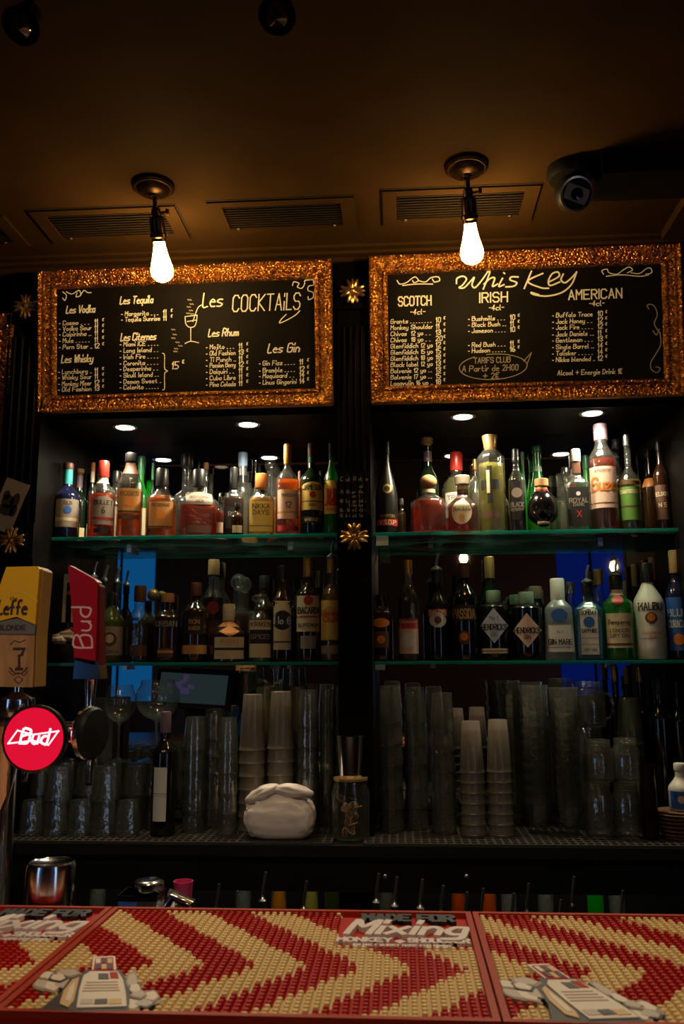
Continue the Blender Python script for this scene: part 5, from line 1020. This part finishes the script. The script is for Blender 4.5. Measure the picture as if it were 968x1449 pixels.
def bar_mat(x0, label):
    t = thing('bar_mat', label, 'mat', (x0+.0015, Ynear, ZBAR+.0005), 0, 'red and cream bar mats'); w = MW-.003; d = MD
    MB().box(0, 0, 0, w, d, .005).build('mat_base', MRED, t, False)
    r = .009
    rim = MB().box(0, 0, .005, w, r, .013).box(0, d-r, .005, w, d, .013).box(0, r, .005, r, d-r, .013).box(w-r, r, .005, w, d-r, .013)
    rim.build('raised_rim', MRIM, t, False)
    # logo field at the far right, picture field at the near left
    lu0, lu1, lv0, lv1 = w-.215, w-.012, d-.178, d-.012
    cr, rd, bs = MB(), MB(), MB()
    nx, ny = int((w-2*r)/.0118), int((d-2*r)/.0118)
    hexa = [(math.cos(k*math.pi/3+.5), math.sin(k*math.pi/3+.5)) for k in range(6)]
    for j in range(ny):
        v = r + (j+.5)*(d-2*r)/ny
        for i in range(nx):
            u = r + (i+.5)*(w-2*r)/nx
            inlogo = lu0 < u < lu1 and lv0 < v < lv1 - .0
            if inlogo: continue
            ph = ((u - U0_) + .80*abs(v-V0_)) / PER
            cream = (ph - math.floor(ph)) > .5
            mb = cr if cream else rd
            R1, R2 = .0047, .0036
            mb.add([(u+R1*a, v+R1*b, .005) for a, b in hexa] + [(u+R2*a, v+R2*b, .0112) for a, b in hexa], [tuple(range(6, 12))] + [(k, (k+1) % 6, 6+(k+1) % 6, 6+k) for k in range(6)])
            if cream:
                q = .0062; bs.add([(u-q, v-q, .0054), (u+q, v-q, .0054), (u+q, v+q, .0054), (u-q, v+q, .0054)], [(0, 1, 2, 3)])
    tag(cr.build('cream_studs', MCREAM, t, False), kind='stuff'); tag(rd.build('red_studs', MRED, t, False), kind='stuff'); tag(bs.build('cream_ground', MCREAM, t, False), kind='stuff')
    f = lambda dx, dy, mb=None: (lambda a, b, e: (dx+a, dy+b, .0052+e))
    def word(tx, u0, u1, v, h, wd, mat, dep, shear=0, smooth=False, name='raised_lettering'):
        ln, tw = strokes(tx, h, shear, smooth); k = (u1-u0)/tw
        ribbons(MB(), [[(a*k, b) for a, b in l] for l in ln], wd, f(u0, v), dep).build(name, mat, t, False)
    word('MADE FOR', lu0+.040, lu1-.020, d-.050, .032, .0085, INK, .0062)
    word('Mixing', lu0+.018, lu1-.008, d-.122, .066, .0105, WHT, .0075, .30, True)
    word('MONKEY', lu0+.006, lu0+.086, d-.156, .017, .0042, WHT, .0058); word('SHOULDER', lu0+.112, lu1-.002, d-.156, .017, .0042, WHT, .0058)
    MB().prism([(lu0+.090, d-.147), (lu0+.099, d-.156), (lu0+.108, d-.147), (lu0+.099, d-.138)], .005, .009).build('logo_mark', WHT, t, False)
    word('100 MALT WHISKY MADE FOR MIXING', lu0+.03, lu1-.03, d-.173, .008, .0018, WHT, .0050)
    # raised picture: a whisky bottle among leaves
    CRW = principled('cream_picture_rubber', (.72, .60, .48), .5); TAN = principled('tan_picture_rubber', (.30, .20, .12), .5); GRY = principled('grey_picture_rubber', (.48, .40, .32), .5)
    AMB = principled('amber_picture_rubber', (.60, .38, .16), .5)
    def mp(px, py): p = PZ(px, py, ZBAR+.012); return (p.x-X1-.0015, p.y-Ynear)
    cnt = [0]
    def relief(poly, z0, z1, mat, name, grow=0):
        cnt[0] += 1; z1 += (cnt[0] % 8)*4e-5
        q = [mp(*p) for p in poly]; cx = sum(a for a, b in q)/len(q); cy = sum(b for a, b in q)/len(q)
        if sum(q[i][0]*q[(i+1) % len(q)][1]-q[(i+1) % len(q)][0]*q[i][1] for i in range(len(q))) < 0: q.reverse()
        MB().prism([(max(a+(a-cx)*grow, .010), max(b+(b-cy)*grow, .002)) for a, b in q], z0, z1).build(name, mat, t, False)
    def blob(cx, cy, rx, ry, n=20, wob=.12, fr=5): return [(cx+rx*math.cos(2*math.pi*k/n)*(1+wob*math.sin(fr*2*math.pi*k/n)), cy+ry*math.sin(2*math.pi*k/n)*(1+wob*math.cos(fr*2*math.pi*k/n))) for k in range(n)]
    lumps = ((78, 1384, 33, 9), (60, 1392, 13, 10), (74, 1396, 12, 9), (90, 1393, 14, 9), (66, 1382, 14, 6), (96, 1379, 18, 6), (82, 1386, 12, 6), (200, 1414, 27, 11), (184, 1421, 18, 9), (204, 1420, 14, 7), (214, 1411, 11, 8), (187, 1389, 8, 12), (191, 1401, 9, 8), (196, 1410, 11, 6))
    for n_, (cx, cy, rx, ry) in enumerate(lumps):
        zz = .0114 + .0004*(n_ % 7)
        relief(blob(cx, cy, rx, ry), .005, zz, INK if n_ % 3 == 0 else TAN, 'leaf_relief', .06); relief(blob(cx, cy, rx*.84, ry*.76), zz, zz+.0005, GRY if n_ % 2 else CRW, 'leaf_relief')
    bot = [(40, 1430), (60, 1428), (84, 1408), (98, 1388), (112, 1380), (124, 1374), (170, 1374), (180, 1388), (184, 1410), (182, 1432), (110, 1436)]
    relief(bot, .005, .0130, INK, 'bottle_relief')
    relief([(84, 1424), (90, 1405), (102, 1390), (112, 1386), (108, 1404), (104, 1420), (96, 1429)], .0130, .0146, AMB, 'bottle_relief')
    relief([(92, 1420), (98, 1402), (106, 1393), (104, 1408), (99, 1421)], .0146, .0150, CRW, 'bottle_relief')
    relief([(108, 1430), (112, 1404), (118, 1384), (128, 1378), (166, 1378), (174, 1390), (178, 1410), (179, 1428)], .0130, .0150, CRW, 'label_relief')
    for k in range(4): relief([(122-2*k, 1394+4*k), (166+k, 1393+4*k), (166+k, 1394.4+4*k), (122-2*k, 1395.4+4*k)], .0150, .0153, TAN, 'printed_line')
    for k in range(3): relief([(114+20*k, 1419), (132+20*k, 1418), (132+20*k, 1425), (113+20*k, 1426)], .0150, .0155, (GRY, INK, AMB)[k], 'printed_square')
    relief([(139, 1382), (153, 1382), (154, 1390), (139, 1390)], .0150, .0156, INK, 'printed_square'); relief([(155, 1380), (166, 1380), (168, 1389), (156, 1389)], .0150, .0156, MRED, 'printed_square')
    relief([(130, 1378), (133, 1356), (162, 1355), (164, 1377)], .005, .0130, CRW, 'cap_relief', .06); relief([(132, 1376), (135, 1358), (160, 1357), (161, 1375)], .0130, .0138, MRED, 'cap_relief')
    for k in range(6):
        ox, oy = 135.5+8.3*(k % 3), 1359.5+8*(k//3); relief([(ox, oy), (ox+6.8, oy-.3), (ox+6.8, oy+6.2), (ox, oy+6.6)], .0138, .0144, (CRW, INK, AMB, INK, AMB, INK)[k], 'printed_square')
    return t
bar_mat(X1-MW, 'red and cream chevron bar mat cut by the left edge')
bar_mat(X1, 'red and cream chevron bar mat in the middle with the full white script')
bar_mat(X2, 'red and cream chevron bar mat at the right beyond the seam')
# ================================================================== upturned shaker tin and bits behind the bar edge
ZL = .97
top = PY(73, 1219, 1.62); s = mpp(top); R = 35*s
t = thing('shaker_tin', 'upturned polished steel shaker tin behind the left bar mat', 'shaker', (top.x, 1.62, ZL+.0005)); hh = top.z-ZL
MB().lathe([(R*1.14, 0), (R*1.15, .004), (R*1.10, .006), (R*.97, hh*.95), (R*.93, hh*.99), (R*.86, hh), (R*.8, hh-.002), (0, hh-.004)], 36).build('tin_body', CHROME, t)
a = PY(190, 1275, 1.78); s = mpp(a)
t = thing('bar_appliance', 'low silver appliance with blue badge behind the bar mat', 'appliance', (PY(212, 1280, 1.78).x, 1.75, ZL+.0005)); zt = PY(190, 1262, 1.75).z-ZL
MB().box(-.045, -.03, 0, .030, .03, zt).build('body', STEEL, t, False); MB().box(-.044, -.032, zt*.25, -.008, -.0302, zt-.012).build('badge', LB['blue'], t, False)
MB().box(-.047, -.032, zt-.010, .032, .032, zt).build('top_plate', BLACKM, t, False)
MB().lathe([(.0, zt), (.026, zt), (.03, zt+.006), (.03, zt+.018), (.024, zt+.022), (0, zt+.022)], 22, (.005, .0, 0)).build('knob', CHROME, t)
MB().tube([(.028, 0, zt*.62), (.055, 0, zt*.95), (.085, 0, zt*.85), (.10, 0, zt*.4), (.10, 0, .01)], .016, 12).build('curved_pipe', CHROME, t)
t = thing('pink_cup', 'small pink plastic cup behind the silver appliance', 'cup', (PY(261, 1253, 1.82).x, 1.81, ZL+.0005)); hh = PY(261, 1247, 1.81).z-ZL
MB().lathe([(.012, 0), (.019, hh*.97), (.020, hh), (.018, hh), (.011, .004), (0, .004)], 20).build('cup_body', principled('pink_plastic', (.6, .04, .16), .35), t)
# ================================================================== BEER TAPS
YT = 1.66
c = PY(50, 1045, YT); s = mpp(c)
t = thing('beer_tap_tower', 'chrome beer tap tower with glowing red badge and red and yellow handles', 'beer tap', (c.x, YT, ZL+.0005))
O = Vector((c.x, YT, ZL+.0005))
def loc(px, py, Y=YT): return PY(px, py, Y)-O
# column and arm
cc = loc(-12, 1045)
MB().lathe([(.05, 0), (.052, .006), (.036, .012), (.030, .03), (.030, cc.z+.02), (.034, cc.z+.03), (.030, cc.z+.055), (0, cc.z+.062)], 28, (cc.x, .05, 0)).build('column', CHROME, t)
e = loc(118, 1040); b0 = loc(0, 1045)
MB().lathe([(.022, 0), (.027, .004), (.027, .02), (.022, .024), (.022, e.x-b0.x-.03), (.028, e.x-b0.x-.026), (.028, e.x-b0.x), (.020, e.x-b0.x+.006)], 26, (b0.x, .05, e.z), axis='x').build('cross_arm', CHROME, t)
# glowing badge
R = 45*s; bc = loc(50, 1045)
bz = MB().lathe([(R*.9, -.012), (R*1.03, -.008), (R*1.04, .006), (R*.98, .011), (R*.95, .008)], 44, axis='y', cap1=False).xf(lambda v: v+bc).build('badge_housing', BLACKM, t)
RG = emission('glowing_red_badge', (.78, .006, .035), .95)
bd = MB().lathe([(R*.96, .0075), (R*.6, .0085), (0, .009)], 44, axis='y').xf(lambda v: v+bc).build('badge_face', RG, t)
WG = emission('white_neon_print', (1.0, .72, .78), 1.5); bow = [(-.78, .06-.12), (-.50, .42-.14), (.86, .30-.10), (.48, -.30+.04), (.03, -.16), (-.78, -.06)]
pt = lambda x, y, e=.0098: (bc.x+x*R, bc.y-e, bc.z+y*R)
bl = [[(-.80, -.14), (-.52, .26), (-.02, .13), (.80, .24), (.50, -.18), (.0, -.05), (-.80, -.14)]]
ribbons(MB(), bl, .05, lambda a, b, e_: pt(a, b, .0098+e_)).build('badge_print', WG, bd, False)
ln, tw = strokes('Bud', .42, .25, True); k = .86/tw
ribbons(MB(), [[(a*k-.42, b-.13) for a, b in l] for l in ln], .075, lambda a, b, e_: pt(a, b, .0102+e_)).build('badge_print', WG, bd, False)
# black disc at the end of the arm, seen almost edge on
e2 = loc(127, 1038); R2 = 36*s
q = Matrix.Rotation(math.radians(77), 3, 'Z')
MB().lathe([(R2*.85, -.016), (R2*1.0, -.010), (R2*1.02, .004), (R2*.92, .010), (0, .014)], 34, axis='y').xf(lambda v: q @ v + e2 + Vector((0, .01, 0))).build('side_badge', BLACKPL, t)
MB().lathe([(R2*.98, -.014), (R2*1.06, -.009), (R2*1.06, -.003), (R2*.98, 0)], 34, axis='y', cap0=False, cap1=False).xf(lambda v: q @ v + e2 + Vector((0, .01, 0))).build('chrome_ring', CHROME, t)
# faucet spouts
for px, py0, py1 in ((118, 1085, 1112), (26, 1085, 1110)):
    a, b = loc(px, py0), loc(px+2, py1); MB().tube([(a.x, .04, e.z-.02), (a.x, .035, a.z), (b.x, .02, b.z)], [.011, .009, .007], 12).build('spout', CHROME, t)
# drip pipe at the far left
a, b = loc(8, 1060), loc(-6, 1150); MB().tube([(a.x, .06, a.z), (b.x, .03, b.z), (b.x-.02, .03, .01)], .007, 10).build('side_pipe', CHROME, t)
# red handle
a = loc(115, 1000); ze = e.z+.02; zt = loc(115, 962).z
MB().lathe([(.015, ze), (.012, ze+.010), (.009, ze+.022), (.010, (ze+zt)/2), (.013, zt-.004), (.014, zt)], 20, (a.x, .045, 0)).build('handle_collar', CHROME, t)
hb = MB(); L0, L1, L2, L3 = loc(97, 961), loc(136, 961), loc(128, 936), loc(99, 930)
def slab(pts, y0, y1, bev=.0):
    n = len(pts); return MB().add([(p.x, y0, p.z) for p in pts] + [(p.x, y1, p.z) for p in pts], [tuple(range(n)), tuple(reversed(range(n, 2*n)))] + [(i, n+i, n+(i+1) % n, (i+1) % n) for i in range(n)])
slab([L0, L1, loc(133, 936), loc(100, 930)], .022, .068).build('handle_base', CHROME, t, False)
RP = principled('glossy_red_paddle', (.36, .005, .010), .28, spec=.4)
pd = slab([loc(99, 934), loc(129, 941), loc(131, 880), loc(132, 822), loc(128, 818), loc(92, 798), loc(90, 801), loc(94, 840), loc(98, 890)], .022, .052).build('red_paddle', RP, t, False)
slab([loc(129, 941), loc(135, 940), loc(134, 880), loc(134, 828), loc(132, 824), loc(131, 880)], .030, .062).build('paddle_back', principled('dark_red_plastic', (.12, .004, .006), .3), t, False)
ln, tw = strokes('Bud', 26*s, .15, True); k = 58*s/tw; o_ = loc(125, 916); o2 = loc(121, 858); dr_ = (o2-o_); dr_.y = 0; dr_.normalize(); pr2 = Vector((-dr_.z, 0, dr_.x))
PNK = principled('pale_pink_print', (.75, .45, .42), .4)
ribbons(MB(), [[(a*k, b) for a, b in l] for l in ln], 2.8*s, lambda a, b, e_: tuple(Vector((o_.x, .0214-e_, o_.z)) + dr_*a + pr2*b)).build('paddle_script', PNK, pd, False)
# wooden and yellow handle
a = loc(14, 1000); zt = loc(14, 972).z
MB().lathe([(.030, loc(8, 1015).z), (.036, loc(8, 1002).z), (.034, loc(8, 990).z), (.02, loc(8, 985).z), (.010, loc(8, 980).z), (.010, zt)], 24, (loc(10, 990).x, .045, 0)).build('handle_collar', CHROME, t)
YP = principled('yellow_handle_enamel', (.80, .42, .008), .45, spec=.3); WD = wood('oak_handle', (.34, .16, .05), (.52, .27, .10), (25, 25, 4), .5); GRB = principled('grey_band', (.16, .14, .12), .4)
slab([loc(-22, 972), loc(40, 973), loc(43, 896), loc(-18, 893)], .020, .070).build('oak_block', WD, t, False)
slab([loc(-18, 896), loc(43.5, 897), loc(44.5, 882), loc(20, 874), loc(-17, 880)], .018, .072).build('grey_band', GRB, t, False)
yb = slab([loc(-17, 881), loc(18, 872), loc(44.5, 883), loc(47, 850), loc(51, 804), loc(48, 800), loc(4, 801), loc(-14, 850)], .016, .072).build('yellow_paddle', YP, t, False)
slab([loc(41, 973), loc(44, 972), loc(47, 896), loc(55, 806), loc(51.5, 802), loc(47, 850), loc(44, 896)], .024, .070).build('handle_edge', principled('amber_handle_edge', (.30, .15, .02), .4), t, False)
def hw(tx, p0, p1, py_, hpx, wd, mat, y, shear=0, sm=False, par=None):
    ln, tw = strokes(tx, hpx*s, shear, sm); A = loc(p0, py_); k = (loc(p1, py_).x-A.x)/tw
    ribbons(MB(), [[(A.x+x_*k, A.z+z_) for x_, z_ in l] for l in ln], wd*s, lambda a, b, e_: (a, y-e_, b)).build('lettering', mat, par or t, False)
BRN = principled('dark_brown_print', (.05, .018, .012), .5)
hw('Leffe', -8, 32, 868, 19, 3.4, BRN, .0155, .12, True, yb); hw('BLONDE', -9, 30, 891, 6.5, 1.6, BRN, .0175); hw('the', 9, 19, 848, 5, .8, BRN, .0155, .1, True, yb)
arc = [(loc(-8+56*k/12, 850-14*math.sin(math.pi*k/12)).x, loc(-8+56*k/12, 850-14*math.sin(math.pi*k/12)).z) for k in range(13)]
ribbons(MB(), [arc], 1.6*s, lambda a, b, e_: (a, .0156-e_, b)).build('printed_arch', principled('light_yellow_print', (.75, .50, .10), .4), yb, False)
# engraved crest on the oak block: chalice in a wreath
cr = [[(14, 918), (28, 918), (25, 926), (21, 928), (21, 944), (17, 947), (25, 947)]]
wr = [[(20+14*math.cos(a/10*math.pi), 932+22*math.sin(a/10*math.pi)) for a in range(2, 9)], [(20-16*math.cos(a/10*math.pi), 932+22*math.sin(a/10*math.pi)) for a in range(2, 9)], [(6, 950), (12, 956), (20, 952), (28, 956), (33, 950)], [(14, 962), (20, 957), (26, 962), (20, 968), (14, 962)], [(8, 912), (14, 906), (22, 909), (30, 905)]]
ribbons(MB(), [[(loc(*p).x, loc(*p).z) for p in l] for l in cr], 4*s, lambda a, b, e_: (a, .0196-e_, b)).build('engraved_crest', BRN, t, False)
for l in wr: ribbons(MB(), [[(loc(*p).x, loc(*p).z) for p in l]], 1.3*s, lambda a, b, e_: (a, .0196-e_, b)).build('engraved_crest', BRN, t, False)
